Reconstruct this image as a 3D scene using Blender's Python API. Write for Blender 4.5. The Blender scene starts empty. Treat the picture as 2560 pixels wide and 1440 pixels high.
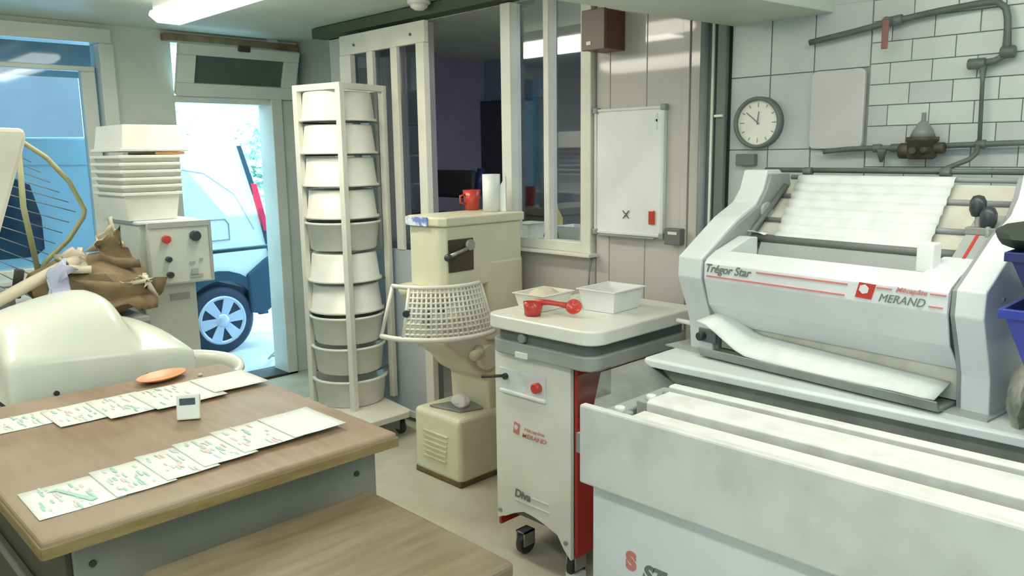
import bpy, bmesh, math, random
from mathutils import Vector, Matrix
random.seed(7)
S = bpy.context.scene
COL = S.collection
PI = math.pi
# ------------------------------------------------------------------ camera
cam = bpy.data.cameras.new('camera'); camo = bpy.data.objects.new('camera', cam); COL.objects.link(camo)
cam.sensor_width = 36; cam.lens = 1990 / 2560 * 36; cam.clip_start = .05; cam.clip_end = 300
R3 = Matrix(((0.71173533, 0.12682429, -0.69090406), (-0.70231597, 0.1094273, -0.70340454), (-0.01360502, 0.98587082, 0.166954)))
camo.matrix_world = Matrix.Translation((0, 0, 1.6)) @ R3.to_4x4()
S.camera = camo
# ------------------------------------------------------------------ world, sun, exposure
W = bpy.data.worlds.new('world'); S.world = W; W.use_nodes = True
nt = W.node_tree; bg = nt.nodes['Background']
sky = nt.nodes.new('ShaderNodeTexSky'); sky.sky_type = 'HOSEK_WILKIE'; sky.turbidity = 3.0
sky.sun_direction = Vector((.35, .5, .62)).normalized()
mixc = nt.nodes.new('ShaderNodeMixRGB'); mixc.blend_type = 'MIX'; mixc.inputs[0].default_value = .8
nt.links.new(sky.outputs[0], mixc.inputs[1]); mixc.inputs[2].default_value = (.46, .84, 1.0, 1)
nt.links.new(mixc.outputs[0], bg.inputs[0]); bg.inputs[1].default_value = 10.0
def lamp(kind, name, loc, energy, color, rot=(0, 0, 0), size=(1, 1)):
    l = bpy.data.lights.new(name, kind); l.energy = energy; l.color = color
    if kind == 'AREA': l.shape = 'RECTANGLE'; l.size, l.size_y = size
    o = bpy.data.objects.new(name, l); o.location = loc; o.rotation_euler = rot; COL.objects.link(o); return o
sun = lamp('SUN', 'sun', (3, 8, 8), 4.0, (1, .97, .9), (math.radians(38), math.radians(-22), math.radians(-20)))
sun.data.angle = .01
S.view_settings.view_transform = 'Standard'; S.view_settings.look = 'None'
S.view_settings.gamma = 1; S.view_settings.use_curve_mapping = False
S.view_settings.exposure = -0.18
WARM = (1, .965, .86); COOL = (.86, .95, 1.0)
# light of the ceiling tubes (each sits in a lamp fixture built further down)
LAMPS = [(1.74, 3.46, 2.27, 15, WARM), (1.74, .55, 2.27, 5, COOL), (.30, 3.60, 2.27, 9, WARM), (.30, .55, 2.27, 12, COOL), (1.74, -1.2, 2.27, 8, COOL), (-1.1, 1.8, 2.27, 8, WARM), (3.6, 2.0, 2.27, 16, COOL)]  # last entry is an unseen lamp added to lift the rear room
for x, y, z, e, c in LAMPS:
    lamp('AREA', 'tube_light', (x, y, z - .012), e, c, (0, 0, 0), (.18, 1.5))
# sky portal in the unseen window added to the left wall for fill
def portal(loc, rot, size):
    l = lamp('AREA', 'fill_portal', loc, 1, (1, 1, 1), rot, size); l.data.cycles.is_portal = True
portal((-2.03, -.9, 1.6), (0, PI / 2 * -1, 0), (1.2, 1.4))
# ------------------------------------------------------------------ materials
def lin(c):
    f = lambda v: v / 12.92 if v <= .04045 else ((v + .055) / 1.055) ** 2.4
    return tuple(f(v / 255) for v in c) + (1,)
def mat(name, c, rough=.5, metal=0, c2=None, scale=8, bump=0, stretch=(1, 1, 1), spec=.5, lo=.35, hi=.65, detail=4, alpha=1, emit=None, trans=0):
    m = bpy.data.materials.new(name); m.use_nodes = True; n = m.node_tree; b = n.nodes['Principled BSDF']
    b.inputs['Base Color'].default_value = lin(c); b.inputs['Roughness'].default_value = rough
    b.inputs['Metallic'].default_value = metal; b.inputs['Specular IOR Level'].default_value = spec
    b.inputs['Alpha'].default_value = alpha; b.inputs['Transmission Weight'].default_value = trans
    if emit: b.inputs['Emission Color'].default_value = lin(emit[0]); b.inputs['Emission Strength'].default_value = emit[1]
    tc = n.nodes.new('ShaderNodeTexCoord'); mp = n.nodes.new('ShaderNodeMapping'); mp.inputs['Scale'].default_value = stretch
    nz = n.nodes.new('ShaderNodeTexNoise'); nz.inputs['Scale'].default_value = scale; nz.inputs['Detail'].default_value = detail
    n.links.new(tc.outputs['Object'], mp.inputs[0]); n.links.new(mp.outputs[0], nz.inputs[0])
    cr = n.nodes.new('ShaderNodeValToRGB'); cr.color_ramp.elements[0].position = lo; cr.color_ramp.elements[1].position = hi
    cr.color_ramp.elements[0].color = lin(c2 or tuple(v * .95 for v in c)); cr.color_ramp.elements[1].color = lin(c)
    n.links.new(nz.outputs[0], cr.inputs[0]); n.links.new(cr.outputs[0], b.inputs['Base Color'])
    if bump:
        bp = n.nodes.new('ShaderNodeBump'); bp.inputs['Strength'].default_value = bump; bp.inputs['Distance'].default_value = .01
        n.links.new(nz.outputs[0], bp.inputs['Height']); n.links.new(bp.outputs[0], b.inputs['Normal'])
    return m
M = {}
M['floor'] = mat('floor_paint', (196, 194, 176), .45, c2=(182, 178, 158), scale=5)
M['ceil'] = mat('ceiling_paint', (206, 214, 200), .5, scale=2)
M['ceil2'] = mat('upper_paint', (198, 210, 210), .5, scale=2)
M['wall'] = mat('wall_paint', (196, 195, 190), .5, scale=3)
M['wallf'] = mat('far_wall_paint', (204, 211, 202), .4, scale=3)
M['panel'] = mat('glossy_panel', (206, 201, 192), .05, scale=2)
M['tile'] = mat('glazed_tile', (198, 204, 202), .25, scale=4)
M['tile2'] = mat('glazed_tile_grey', (190, 194, 196), .25, scale=4)
M['grout'] = mat('grout', (164, 168, 166), .9, scale=20)
M['pinkp'] = mat('pale_board', (196, 192, 194), .3, scale=3)
M['cream'] = mat('cream_enamel', (220, 220, 194), .35, c2=(214, 212, 184), scale=6)
M['creamd'] = mat('cream_enamel_worn', (214, 212, 184), .4, c2=(190, 180, 146), scale=9, lo=.3, hi=.55)
M['shadeside'] = mat('olive_shade_tone', (58, 62, 46), .6, scale=6)  # painted shade for the left end of the worktable
M['gatep'] = mat('pale_blue_grey_panel', (186, 192, 200), .4, scale=4)
M['cgrey'] = mat('pale_grey_enamel', (206, 212, 200), .35, scale=5)
M['plateb'] = mat('dark_brown_plate', (84, 74, 58), .4, .2, c2=(66, 58, 46), scale=9)
M['handle'] = mat('reddish_brown_handle', (134, 92, 84), .5, scale=6)
M['dirt'] = mat('dirty_edge', (120, 100, 66), .8, c2=(92, 84, 50), scale=20)
M['fibre'] = mat('white_fibreglass', (232, 236, 222), .22, scale=3)
M['white'] = mat('white_enamel', (224, 228, 226), .3, scale=4)
M['whitem'] = mat('machine_white', (222, 226, 228), .28, scale=4)
M['plast'] = mat('white_plastic', (234, 234, 222), .35, scale=4)
M['plastb'] = mat('bright_white_plastic', (240, 240, 238), .3, scale=4)
M['frame'] = mat('cream_white_frame', (226, 225, 212), .35, scale=6)
M['pvc'] = mat('pvc_frame', (214, 220, 212), .3, scale=4)
M['cloth'] = mat('flour_cloth', (222, 226, 226), .9, c2=(214, 216, 214), scale=20)
M['belt'] = mat('beige_belt', (206, 204, 190), .8, c2=(190, 186, 170), scale=12)
M['flour'] = mat('floured_board', (222, 224, 220), .85, c2=(206, 206, 200), scale=14, bump=.1)
M['marble'] = mat('floured_front', (212, 212, 208), .6, c2=(194, 194, 190), scale=7, lo=.3, hi=.6, detail=8)
M['steel'] = mat('brushed_steel', (178, 180, 178), .4, .6, c2=(150, 152, 150), scale=10, stretch=(1, 12, 1))
M['steeld'] = mat('dusty_steel', (152, 156, 154), .5, .2, c2=(136, 138, 134), scale=12)
M['gband'] = mat('grey_band', (166, 170, 168), .4, scale=5)
M['gdark'] = mat('dark_grey_gap', (112, 114, 112), .5, scale=5)
M['gmid'] = mat('grey_edge', (150, 152, 154), .4, scale=5)
M['red'] = mat('red_enamel', (176, 52, 46), .35, scale=5)
M['redp'] = mat('red_plastic', (198, 66, 56), .25, scale=5)
M['pinkr'] = mat('faded_red_print', (214, 130, 122), .5, scale=5)
M['print'] = mat('grey_print', (118, 124, 118), .5, scale=5)
M['black'] = mat('black_plastic', (58, 62, 66), .35, scale=5)
M['dark'] = mat('dark_rubber', (56, 56, 54), .6, scale=8)
M['pipe'] = mat('grey_green_pipe', (104, 112, 108), .5, c2=(86, 92, 90), scale=12)
M['pipeg'] = mat('grey_pipe', (132, 136, 138), .4, scale=10)
M['brown'] = mat('brown_box', (110, 66, 50), .4, c2=(92, 56, 42), scale=5)
M['brownl'] = mat('brown_box_front', (112, 90, 72), .4, scale=5)
M['brass'] = mat('dirty_brass', (96, 88, 70), .6, .2, c2=(58, 56, 46), scale=20)
M['rail'] = mat('dark_rail', (74, 82, 66), .6, scale=6)
M['purple'] = mat('purple_grey_wall', (158, 156, 182), .7, scale=3)
M['dgrey'] = mat('dark_grey_paint', (70, 70, 76), .7, scale=3)
M['blue'] = mat('blue_crate', (66, 80, 176), .35, c2=(44, 56, 150), scale=6)
M['blued'] = mat('dark_blue_crate', (44, 54, 112), .4, scale=6)
M['green'] = mat('dark_green_cloth', (44, 54, 46), .8, scale=10)
M['rag'] = mat('floury_rag', (178, 176, 162), .9, c2=(110, 112, 104), scale=14, bump=.3)
M['paper'] = mat('paper', (238, 242, 234), .7, scale=4)
M['pgreen'] = mat('green_ink', (168, 214, 200), .7, scale=4)
M['pred'] = mat('red_ink', (236, 208, 204), .7, scale=4)
M['pgrey'] = mat('grey_ink', (208, 222, 216), .7, scale=4)
M['kraft'] = mat('kraft_paper', (140, 120, 92), .8, c2=(112, 94, 70), scale=8, bump=.2)
M['bagw'] = mat('pale_bag_film', (196, 200, 226), .4, scale=8)
M['bagc'] = mat('cream_paper', (218, 208, 184), .6, scale=8)
M['orange'] = mat('orange_plastic', (236, 166, 112), .35, scale=6)
M['yellow'] = mat('yellowish', (190, 178, 96), .4, scale=6)
M['wire'] = mat('olive_wire', (170, 172, 132), .4, scale=6)
M['van'] = mat('white_van_paint', (226, 240, 242), .25, scale=2)
M['vanglass'] = mat('van_glass', (38, 66, 84), .08, scale=2)
M['tyre'] = mat('tyre', (44, 56, 74), .7, scale=12)
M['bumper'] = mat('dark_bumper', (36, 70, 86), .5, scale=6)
M['alloy'] = mat('silver_alloy', (196, 210, 224), .3, .3, scale=6)
M['lampred'] = mat('tail_lamp_red', (226, 50, 80), .2, scale=6)
M['ground'] = mat('concrete', (196, 196, 204), .8, c2=(172, 174, 184), scale=3, bump=.1)
M['render'] = mat('blue_grey_render', (124, 116, 114), .8, scale=3)
M['leaf'] = mat('leaves', (214, 236, 224), .6, c2=(150, 190, 176), scale=9)
M['bark'] = mat('bark', (110, 100, 96), .8, scale=9)
M['canopy'] = mat('dark_canopy', (52, 66, 60), .7, scale=5)
M['tube'] = mat('tube_glow', (255, 255, 240), .4, emit=((255, 250, 232), 11.0))
M['lcd'] = mat('lcd', (86, 96, 92), .2, scale=6)
M['note'] = mat('blue_picture_label', (120, 140, 200), .4, c2=(226, 232, 240), scale=22, lo=.45, hi=.55)
M['cab'] = mat('grey_cabinet', (136, 135, 126), .5, c2=(124, 123, 112), scale=4)
def wood(name, c, c2, c3, ydir):
    m = bpy.data.materials.new(name); m.use_nodes = True; n = m.node_tree; b = n.nodes['Principled BSDF']
    tc = n.nodes.new('ShaderNodeTexCoord'); mp = n.nodes.new('ShaderNodeMapping')
    mp.inputs['Scale'].default_value = (9, 1.2, 1) if ydir else (1.2, 9, 1)
    n1 = n.nodes.new('ShaderNodeTexNoise'); n1.inputs['Scale'].default_value = 4; n1.inputs['Detail'].default_value = 6
    n2 = n.nodes.new('ShaderNodeTexNoise'); n2.inputs['Scale'].default_value = 2.2
    n.links.new(tc.outputs['Object'], mp.inputs[0]); n.links.new(mp.outputs[0], n1.inputs[0]); n.links.new(tc.outputs['Object'], n2.inputs[0])
    cr = n.nodes.new('ShaderNodeValToRGB'); cr.color_ramp.elements[0].position = .3; cr.color_ramp.elements[1].position = .7
    cr.color_ramp.elements[0].color = lin(c2); cr.color_ramp.elements[1].color = lin(c)
    mx = n.nodes.new('ShaderNodeMixRGB'); mx.inputs[2].default_value = lin(c3); n.links.new(n1.outputs[0], cr.inputs[0])
    r2 = n.nodes.new('ShaderNodeValToRGB'); r2.color_ramp.elements[0].position = .45; r2.color_ramp.elements[1].position = .7
    n.links.new(n2.outputs[0], r2.inputs[0]); n.links.new(r2.outputs[0], mx.inputs[0]); n.links.new(cr.outputs[0], mx.inputs[1])
    n.links.new(mx.outputs[0], b.inputs['Base Color']); b.inputs['Roughness'].default_value = .5
    return m
M['wood'] = wood('maple_worktop', (152, 128, 102), (130, 105, 80), (162, 145, 124), True)
M['wood2'] = wood('floured_worktop', (128, 113, 88), (104, 90, 68), (142, 134, 114), False)
M['woodedge'] = mat('worktop_edge', (140, 122, 82), .6, c2=(118, 100, 62), scale=8, stretch=(1, 1, 6))
def glass(name, tint, rough, mixf):
    m = bpy.data.materials.new(name); m.use_nodes = True; n = m.node_tree
    out = n.nodes['Material Output']; n.nodes.remove(n.nodes['Principled BSDF'])
    tr = n.nodes.new('ShaderNodeBsdfTransparent'); tr.inputs[0].default_value = tint
    gl = n.nodes.new('ShaderNodeBsdfGlossy'); gl.inputs['Roughness'].default_value = rough
    lw = n.nodes.new('ShaderNodeLayerWeight'); lw.inputs[0].default_value = .5
    pw = n.nodes.new('ShaderNodeMath'); pw.operation = 'POWER'; pw.inputs[1].default_value = 3; n.links.new(lw.outputs['Facing'], pw.inputs[0])
    fr = n.nodes.new('ShaderNodeMath'); fr.operation = 'MULTIPLY_ADD'; fr.inputs[1].default_value = .5; fr.inputs[2].default_value = mixf; n.links.new(pw.outputs[0], fr.inputs[0])
    mx = n.nodes.new('ShaderNodeMixShader'); n.links.new(fr.outputs[0], mx.inputs[0]); n.links.new(tr.outputs[0], mx.inputs[1]); n.links.new(gl.outputs[0], mx.inputs[2])
    n.links.new(mx.outputs[0], out.inputs[0]); return m
M['wglass'] = glass('tinted_window_glass', (.66, .77, .86, 1), .05, .03)
M['pglass'] = glass('partition_glass', (.80, .83, .87, 1), .03, .10)
M['acryl'] = glass('clear_plastic', (.80, .82, .82, 1), .15, .06)

# ------------------------------------------------------------------ mesh builder
class MB:
    def __init__(s): s.bm = bmesh.new()
    def _add(s, verts, faces, T=None, bev=0, seg=2, smooth=False):
        b = bmesh.new(); vs = [b.verts.new(v) for v in verts]
        for f in faces:
            try: b.faces.new([vs[i] for i in f])
            except ValueError: pass
        bmesh.ops.recalc_face_normals(b, faces=b.faces)
        if bev: bmesh.ops.bevel(b, geom=list(b.edges), offset=bev, segments=seg, affect='EDGES', profile=.5, clamp_overlap=True)
        if T is not None: bmesh.ops.transform(b, matrix=T, verts=b.verts)
        for f in b.faces: f.smooth = smooth
        me = bpy.data.meshes.new('t'); b.to_mesh(me); b.free(); s.bm.from_mesh(me); bpy.data.meshes.remove(me); return s
    def box(s, x0, x1, y0, y1, z0, z1, bev=0, seg=2, T=None):
        v = [(x, y, z) for x in (x0, x1) for y in (y0, y1) for z in (z0, z1)]
        return s._add(v, [(0, 1, 3, 2), (4, 6, 7, 5), (0, 4, 5, 1), (2, 3, 7, 6), (0, 2, 6, 4), (1, 5, 7, 3)], T, bev, seg)
    def prism(s, pts, axis, a, b, bev=0, seg=2, T=None, smooth=False):   # pts = 2D profile, extruded along axis between a and b
        f = {'y': lambda p, t: (p[0], t, p[1]), 'x': lambda p, t: (t, p[0], p[1]), 'z': lambda p, t: (p[0], p[1], t)}[axis]
        n = len(pts); v = [f(p, a) for p in pts] + [f(p, b) for p in pts]
        fc = [tuple(range(n)), tuple(range(n, 2 * n))] + [(i, (i + 1) % n, n + (i + 1) % n, n + i) for i in range(n)]
        return s._add(v, fc, T, bev, seg, smooth)
    def tube(s, pts, r, n=10, closed=False, cap=True):
        P = [Vector(p) for p in pts]; m = len(P); rings = []; up = None
        rr = r if isinstance(r, (list, tuple)) else [r] * m
        for i in range(m):
            d = (P[(i + 1) % m] - P[i - 1]) if closed else (P[min(i + 1, m - 1)] - P[max(i - 1, 0)])
            d.normalize()
            if up is None: up = Vector((0, 0, 1)) if abs(d.z) < .9 else Vector((1, 0, 0))
            a = d.cross(up).normalized(); up = a.cross(d).normalized()
            rings.append([P[i] + (a * math.cos(2 * PI * k / n) + up * math.sin(2 * PI * k / n)) * rr[i] for k in range(n)])
        v = [tuple(q) for rg in rings for q in rg]; fc = []
        for i in range(m if closed else m - 1):
            j = (i + 1) % m
            for k in range(n): fc.append((i * n + k, i * n + (k + 1) % n, j * n + (k + 1) % n, j * n + k))
        if cap and not closed: fc += [tuple(range(n)), tuple(range((m - 1) * n, m * n))]
        return s._add(v, fc, smooth=True)
    def lathe(s, prof, n=32, T=None, smooth=True):      # prof = (r, z) list around z
        v = []; fc = []; m = len(prof)
        for r, z in prof:
            for k in range(n): v.append((r * math.cos(2 * PI * k / n), r * math.sin(2 * PI * k / n), z))
        for i in range(m - 1):
            for k in range(n): fc.append((i * n + k, i * n + (k + 1) % n, (i + 1) * n + (k + 1) % n, (i + 1) * n + k))
        if prof[0][0] > 1e-4: fc.append(tuple(range(n)))
        if prof[-1][0] > 1e-4: fc.append(tuple(range((m - 1) * n, m * n)))
        b = bmesh.new()
        vs = [b.verts.new(q) for q in v]
        for f in fc:
            try: b.faces.new([vs[i] for i in f])
            except ValueError: pass
        bmesh.ops.remove_doubles(b, verts=b.verts, dist=1e-5); bmesh.ops.recalc_face_normals(b, faces=b.faces)
        if T is not None: bmesh.ops.transform(b, matrix=T, verts=b.verts)
        for f in b.faces: f.smooth = smooth and len(f.verts) <= 4
        me = bpy.data.meshes.new('t'); b.to_mesh(me); b.free(); s.bm.from_mesh(me); bpy.data.meshes.remove(me); return s
    def cyl(s, c, axis, r, h, n=20, bev=0):             # centred at c, along axis
        q = Vector(axis).normalized().to_track_quat('Z', 'Y').to_matrix().to_4x4()
        T = Matrix.Translation(c) @ q; e = min(r, h) * .15
        return s.lathe([(r - e, -h / 2), (r, -h / 2 + e), (r, h / 2 - e), (r - e, h / 2)], n, T)
    def grid(s, rows, thick=0):                          # rows of points -> sheet
        m = len(rows); n = len(rows[0]); v = [tuple(p) for r in rows for p in r]
        fc = [(i * n + j, i * n + j + 1, (i + 1) * n + j + 1, (i + 1) * n + j) for i in range(m - 1) for j in range(n - 1)]
        b = bmesh.new(); vs = [b.verts.new(q) for q in v]
        for f in fc: b.faces.new([vs[i] for i in f])
        bmesh.ops.recalc_face_normals(b, faces=b.faces)
        if thick: bmesh.ops.solidify(b, geom=b.faces[:], thickness=thick)
        for f in b.faces: f.smooth = True
        me = bpy.data.meshes.new('t'); b.to_mesh(me); b.free(); s.bm.from_mesh(me); bpy.data.meshes.remove(me); return s
    def xf(s, T): bmesh.ops.transform(s.bm, matrix=T, verts=s.bm.verts); return s

ORG = {}
def root(name, label, cat, org, group=None):
    o = bpy.data.objects.new(name, None); COL.objects.link(o); o.location = org; o.empty_display_size = .1
    o['label'] = label; o['category'] = cat
    if group: o['group'] = group
    ORG[o.name] = Vector(org); return o
def put(name, mb, m, parent=None, label=None, kind=None, org=None, autosmooth=True):
    """world-space builder -> one mesh object (child of parent if given)"""
    g = ORG[parent.name] if parent else Vector(org or (0, 0, 0))
    bmesh.ops.transform(mb.bm, matrix=Matrix.Translation(-g), verts=mb.bm.verts)
    me = bpy.data.meshes.new(name); mb.bm.to_mesh(me); mb.bm.free()
    me.materials.append(M[m] if isinstance(m, str) else m)
    o = bpy.data.objects.new(name, me); COL.objects.link(o)
    if parent: o.parent = parent
    else: o.location = g
    ORG[o.name] = g
    if label: o['label'] = label
    if kind: o['kind'] = kind
    return o
def solo(name, mb, m, label, cat, org=(0, 0, 0), group=None, kind=None):
    o = put(name, mb, m, org=org); o['label'] = label
    o['category'] = cat
    if group: o['group'] = group
    if kind: o['kind'] = kind
    return o
def struct(name, mb, m, org=(0, 0, 0)): return put(name, mb, m, kind='structure', org=org)
def text(name, s, size, org, u, v, m, parent, shear=0, bold=0, width=None, label=None):
    cu = bpy.data.curves.new('txt', 'FONT'); cu.body = s; cu.size = size; cu.shear = shear; cu.offset = bold; cu.extrude = .0006
    to = bpy.data.objects.new('txt', cu); COL.objects.link(to); bpy.context.view_layer.update()
    me = bpy.data.meshes.new_from_object(to); bpy.data.objects.remove(to)
    xs = [q.co.x for q in me.vertices]; k = 1 if not width else width / (max(xs) - min(xs)); x0 = min(xs)
    u = Vector(u).normalized(); v = Vector(v).normalized(); n = u.cross(v); g = ORG[parent.name]
    for q in me.vertices:
        c = q.co.copy(); q.co = Vector(org) + u * ((c.x - x0) * k) + v * c.y + n * c.z - g
    me.materials.append(M[m]); o = bpy.data.objects.new(name, me); COL.objects.link(o); o.parent = parent; ORG[o.name] = g
    if label: o['label'] = label
    return o
def rrect(x0, x1, y0, y1, r, n=8):
    p = []
    for cx, cy, a in ((x1 - r, y1 - r, 0), (x0 + r, y1 - r, PI / 2), (x0 + r, y0 + r, PI), (x1 - r, y0 + r, 1.5 * PI)):
        for k in range(n + 1): p.append((cx + r * math.cos(a + PI / 2 * k / n), cy + r * math.sin(a + PI / 2 * k / n)))
    return p
def copy_tree(o, parent=None):
    c = o.copy(); COL.objects.link(c)
    if parent: c.parent = parent
    for ch in list(o.children): copy_tree(ch, c)
    return c

# ================================================================== SETTING
struct('floor', MB().box(-2, 2.95, -2, 5.4, -.1, 0), 'floor')
struct('ceiling', MB().box(-2, 3.2, -2, 5.4, 2.4, 2.5), 'ceil')
struct('wall_back', MB().box(-2, 3.1, -2.1, -2, 0, 2.4), 'wall')
struct('wall_left', MB().box(-2.1, -2, -2.1, -1.6, 0, 2.4).box(-2.1, -2, -.2, 5.4, 0, 2.4).box(-2.1, -2, -1.6, -.2, 0, 1.0).box(-2.1, -2, -1.6, -.2, 2.2, 2.4), 'wall')
w5 = struct('fill_window', MB().box(-2.08, -2.02, -1.6, -.2, 1.0, 1.06).box(-2.08, -2.02, -1.6, -.2, 2.14, 2.2).box(-2.08, -2.02, -1.6, -1.54, 1.06, 2.14).box(-2.08, -2.02, -.26, -.2, 1.06, 2.14).box(-2.08, -2.02, -.98, -.92, 1.06, 2.14), 'pvc')  # unseen window, added to let in fill light from the left
# far wall with window and doorway
wf = MB()
wf.box(-2, .1, 5.29, 5.45, 0, 2.4); wf.box(.1, 1.79, 5.29, 5.45, 0, .93); wf.box(.1, 1.79, 5.29, 5.45, 2.36, 2.4)
wf.box(1.79, 2.16, 5.29, 5.45, 0, 2.4); wf.box(2.16, 2.82, 5.29, 5.45, 2.33, 2.4)
struct('wall_far', wf, 'wallf')
struct('trim_2', MB().box(2.16, 2.82, 5.27, 5.45, 1.955, 2.0, .004), 'pvc')
struct('trim_3', MB().box(2.82, 2.90, 5.25, 5.45, 0, 2.4, .004), 'pvc')
struct('trim_4', MB().box(2.90, 3.06, 5.28, 5.45, 0, 2.4, .004), 'pvc')
struct('trim_5', MB().box(2.10, 3.05, 5.24, 5.29, 2.335, 2.38, .005), 'kraft')
struct('trim_6', MB().box(2.5, 2.9, 5.25, 5.5, .0, .02, .004), 'dark')
# window_1 at the left: frame, inner sash, pane
w1 = put('window_1', MB().box(.1, 1.79, 5.25, 5.42, 2.285, 2.37, .006).box(.1, 1.79, 5.25, 5.42, .90, .975, .006).box(1.715, 1.80, 5.25, 5.42, .975, 2.285, .006).box(.1, .18, 5.25, 5.42, .975, 2.285, .006), 'pvc', kind='structure')
put('pane', MB().box(.18, 1.715, 5.34, 5.346, .975, 2.285), 'wglass', w1)
put('sash', MB().box(1.62, 1.70, 5.31, 5.37, .975, 2.12, .005).box(.9, 1.70, 5.31, 5.37, 2.12, 2.15, .004), 'pvc', w1)
put('window_sill', MB().box(.0, 1.82, 5.12, 5.29, .90, .93, .006), 'pvc', w1)
# transom sash above the door, tipped into the room
T = Matrix.Translation((2.155, 5.26, 2.0)) @ Matrix.Rotation(math.radians(20), 4, 'X')
w2 = put('window_2', MB().box(0, .84, -.02, .03, 0, .085, .005, T=T).box(0, .84, -.02, .03, .265, .335, .005, T=T).box(0, .11, -.02, .03, .085, .265, .005, T=T).box(.73, .84, -.02, .03, .085, .265, .005, T=T), 'pvc', kind='structure')
pn = MB(); pn.box(.1, .74, .0, .006, .08, .27, T=T); put('pane', pn, 'lcd', w2)
hd = MB(); hd.box(.38, .46, -.045, -.02, .315, .355, .005, T=T); put('window_catch', hd, 'dark', w2)
# right wall: backing, joints recessed, panels and tiles proud
rw = MB()
rw.box(2.90, 3.02, -2, 2.38, 0, 2.4); rw.box(2.90, 3.02, 2.38, 2.93, 0, 1.15); rw.box(3.06, 3.15, 4.45, 5.3, 0, 2.4); rw.box(2.9, 3.02, 2.93, 4.6, 2.33, 2.4)
wr = struct('wall_right', rw, 'grout')
def slab(name, y0, y1, z0, z1, m, d=.010):
    return put(name, MB().box(2.90 - d, 2.905, y0, y1, z0, z1, .0015, 1), m, wr)
ys = [2.375, 2.297, 2.097, 1.915, 1.879, 1.812]
for a, b in zip(ys, ys[1:]): slab('panel', b + .0015, a - .0015, .0, 2.398, 'panel', .010 if a != 1.915 else .018)
slab('panel', 2.382, 2.925, 0, 1.12, 'panel')
slab('column_panel', 1.695, 1.752, 0, 2.398, 'dark', .004); slab('column_panel', 1.755, 1.81, 0, 2.398, 'gmid', .03)
for a, b in ((1.692, 1.527), (1.525, 1.357)):
    for z0, z1 in ((0, 1.32), (1.32, 1.6), (1.6, 1.878), (1.878, 2.158), (2.158, 2.398)):
        slab('tile', b + .0015, a - .0015, z0 + .0015, z1 - .0015, 'tile2')
slab('tile', 1.157, 1.354, 1.88, 2.1, 'tile2'); slab('tile', 1.157, 1.354, 2.1, 2.398, 'tile2'); slab('tile', 1.157, 1.354, 1.2, 1.597, 'tile2')
z = 1.323; r = 0
while z < 2.39:
    off = 1.155 if r % 2 == 0 else 1.155 + .067
    y = off
    while y > .2:
        y1 = min(y, 1.154); y0 = max(y - .1345, .2)
        if y1 - y0 > .02: slab('tile', y0 + .0013, y1 - .0013, z + .0013, min(z + .0705, 2.398) - .0013, 'tile' if random.random() < .6 else 'tile2', .008 + random.random() * .0012)
        y -= .1345
    z += .0705; r += 1
slab('panel', -1.99, .197, 0, 2.398, 'tile'); slab('panel', .2, 1.154, 0, 1.321, 'tile')
# dropped bulkhead that runs from the right wall into the room
struct('trim_1', MB().prism([(2.895, 1.292), (2.895, 1.695), (1.93, 1.785), (.0, 1.96), (.0, 1.66), (2.43, 1.352)], 'z', 2.077, 2.4, .003), 'ceil')
# glazed partition beside the whiteboard
w3 = put('window_3', MB().box(2.86, 2.93, 2.385, 2.447, 1.12, 2.33, .004).box(2.87, 2.93, 2.655, 2.69, 1.17, 2.33, .003).box(2.855, 2.93, 2.898, 2.968, 0, 2.33, .004).box(2.862, 2.928, 2.445, 2.90, 1.13, 1.178, .003), 'frame', kind='structure')
put('pane', MB().box(2.903, 2.909, 2.44, 2.66, 1.17, 2.33), 'pglass', w3); put('pane', MB().box(2.903, 2.909, 2.69, 2.90, 1.17, 2.33), 'pglass', w3)
put('window_sill', MB().box(2.82, 2.93, 2.36, 2.92, 1.115, 1.13, .003), 'frame', w3)
# second glazed bay behind the sliding gate
w4 = put('window_4', MB().box(2.90, 2.95, 3.60, 3.66, 0, 2.33, .004).box(2.91, 2.95, 3.86, 3.895, 1.06, 2.33, .003).box(2.91, 2.95, 4.11, 4.145, 1.06, 2.33, .003).box(2.90, 2.95, 4.36, 4.42, 0, 2.33, .004).box(2.90, 2.95, 3.6, 4.4, 1.03, 1.08, .003), 'gmid', kind='structure')
put('pane', MB().box(2.925, 2.93, 3.65, 4.37, 1.07, 2.33), 'pglass', w4)
put('lower_panel', MB().box(2.92, 2.94, 3.65, 4.38, .0, 1.04), 'gatep', w4)
struct('trim_7', MB().box(2.90, 3.08, 4.42, 4.6, 0, 2.4, .004), 'wall')
struct('trim_8', MB().box(2.80, 2.90, 2.87, 4.64, 2.335, 2.395, .004), 'rail')
# room behind the opening
struct('floor.001', MB().box(2.95, 5.0, 1.2, 5.45, -.1, 0), 'floor')
struct('ceiling.001', MB().box(3.2, 5.0, 1.2, 5.45, 2.4, 2.5), 'ceil')
struct('wall_rear', MB().box(4.9, 5.0, 1.2, 5.45, 0, 2.4), 'purple')
struct('wall_rear_side', MB().box(3.15, 4.9, 5.3, 5.45, 0, 2.4), 'purple'); struct('wall_rear_side.001', MB().box(3.02, 5.0, 1.1, 1.2, 0, 2.4), 'purple')
d1 = struct('door_1', MB().box(4.84, 4.9, 4.55, 5.29, 0, 2.05, .004), 'dgrey')
put('door_handle', MB().tube([(4.84, 4.62, 1.0), (4.80, 4.62, 1.0), (4.80, 4.72, 1.0)], .01), 'steel', d1)

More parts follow.
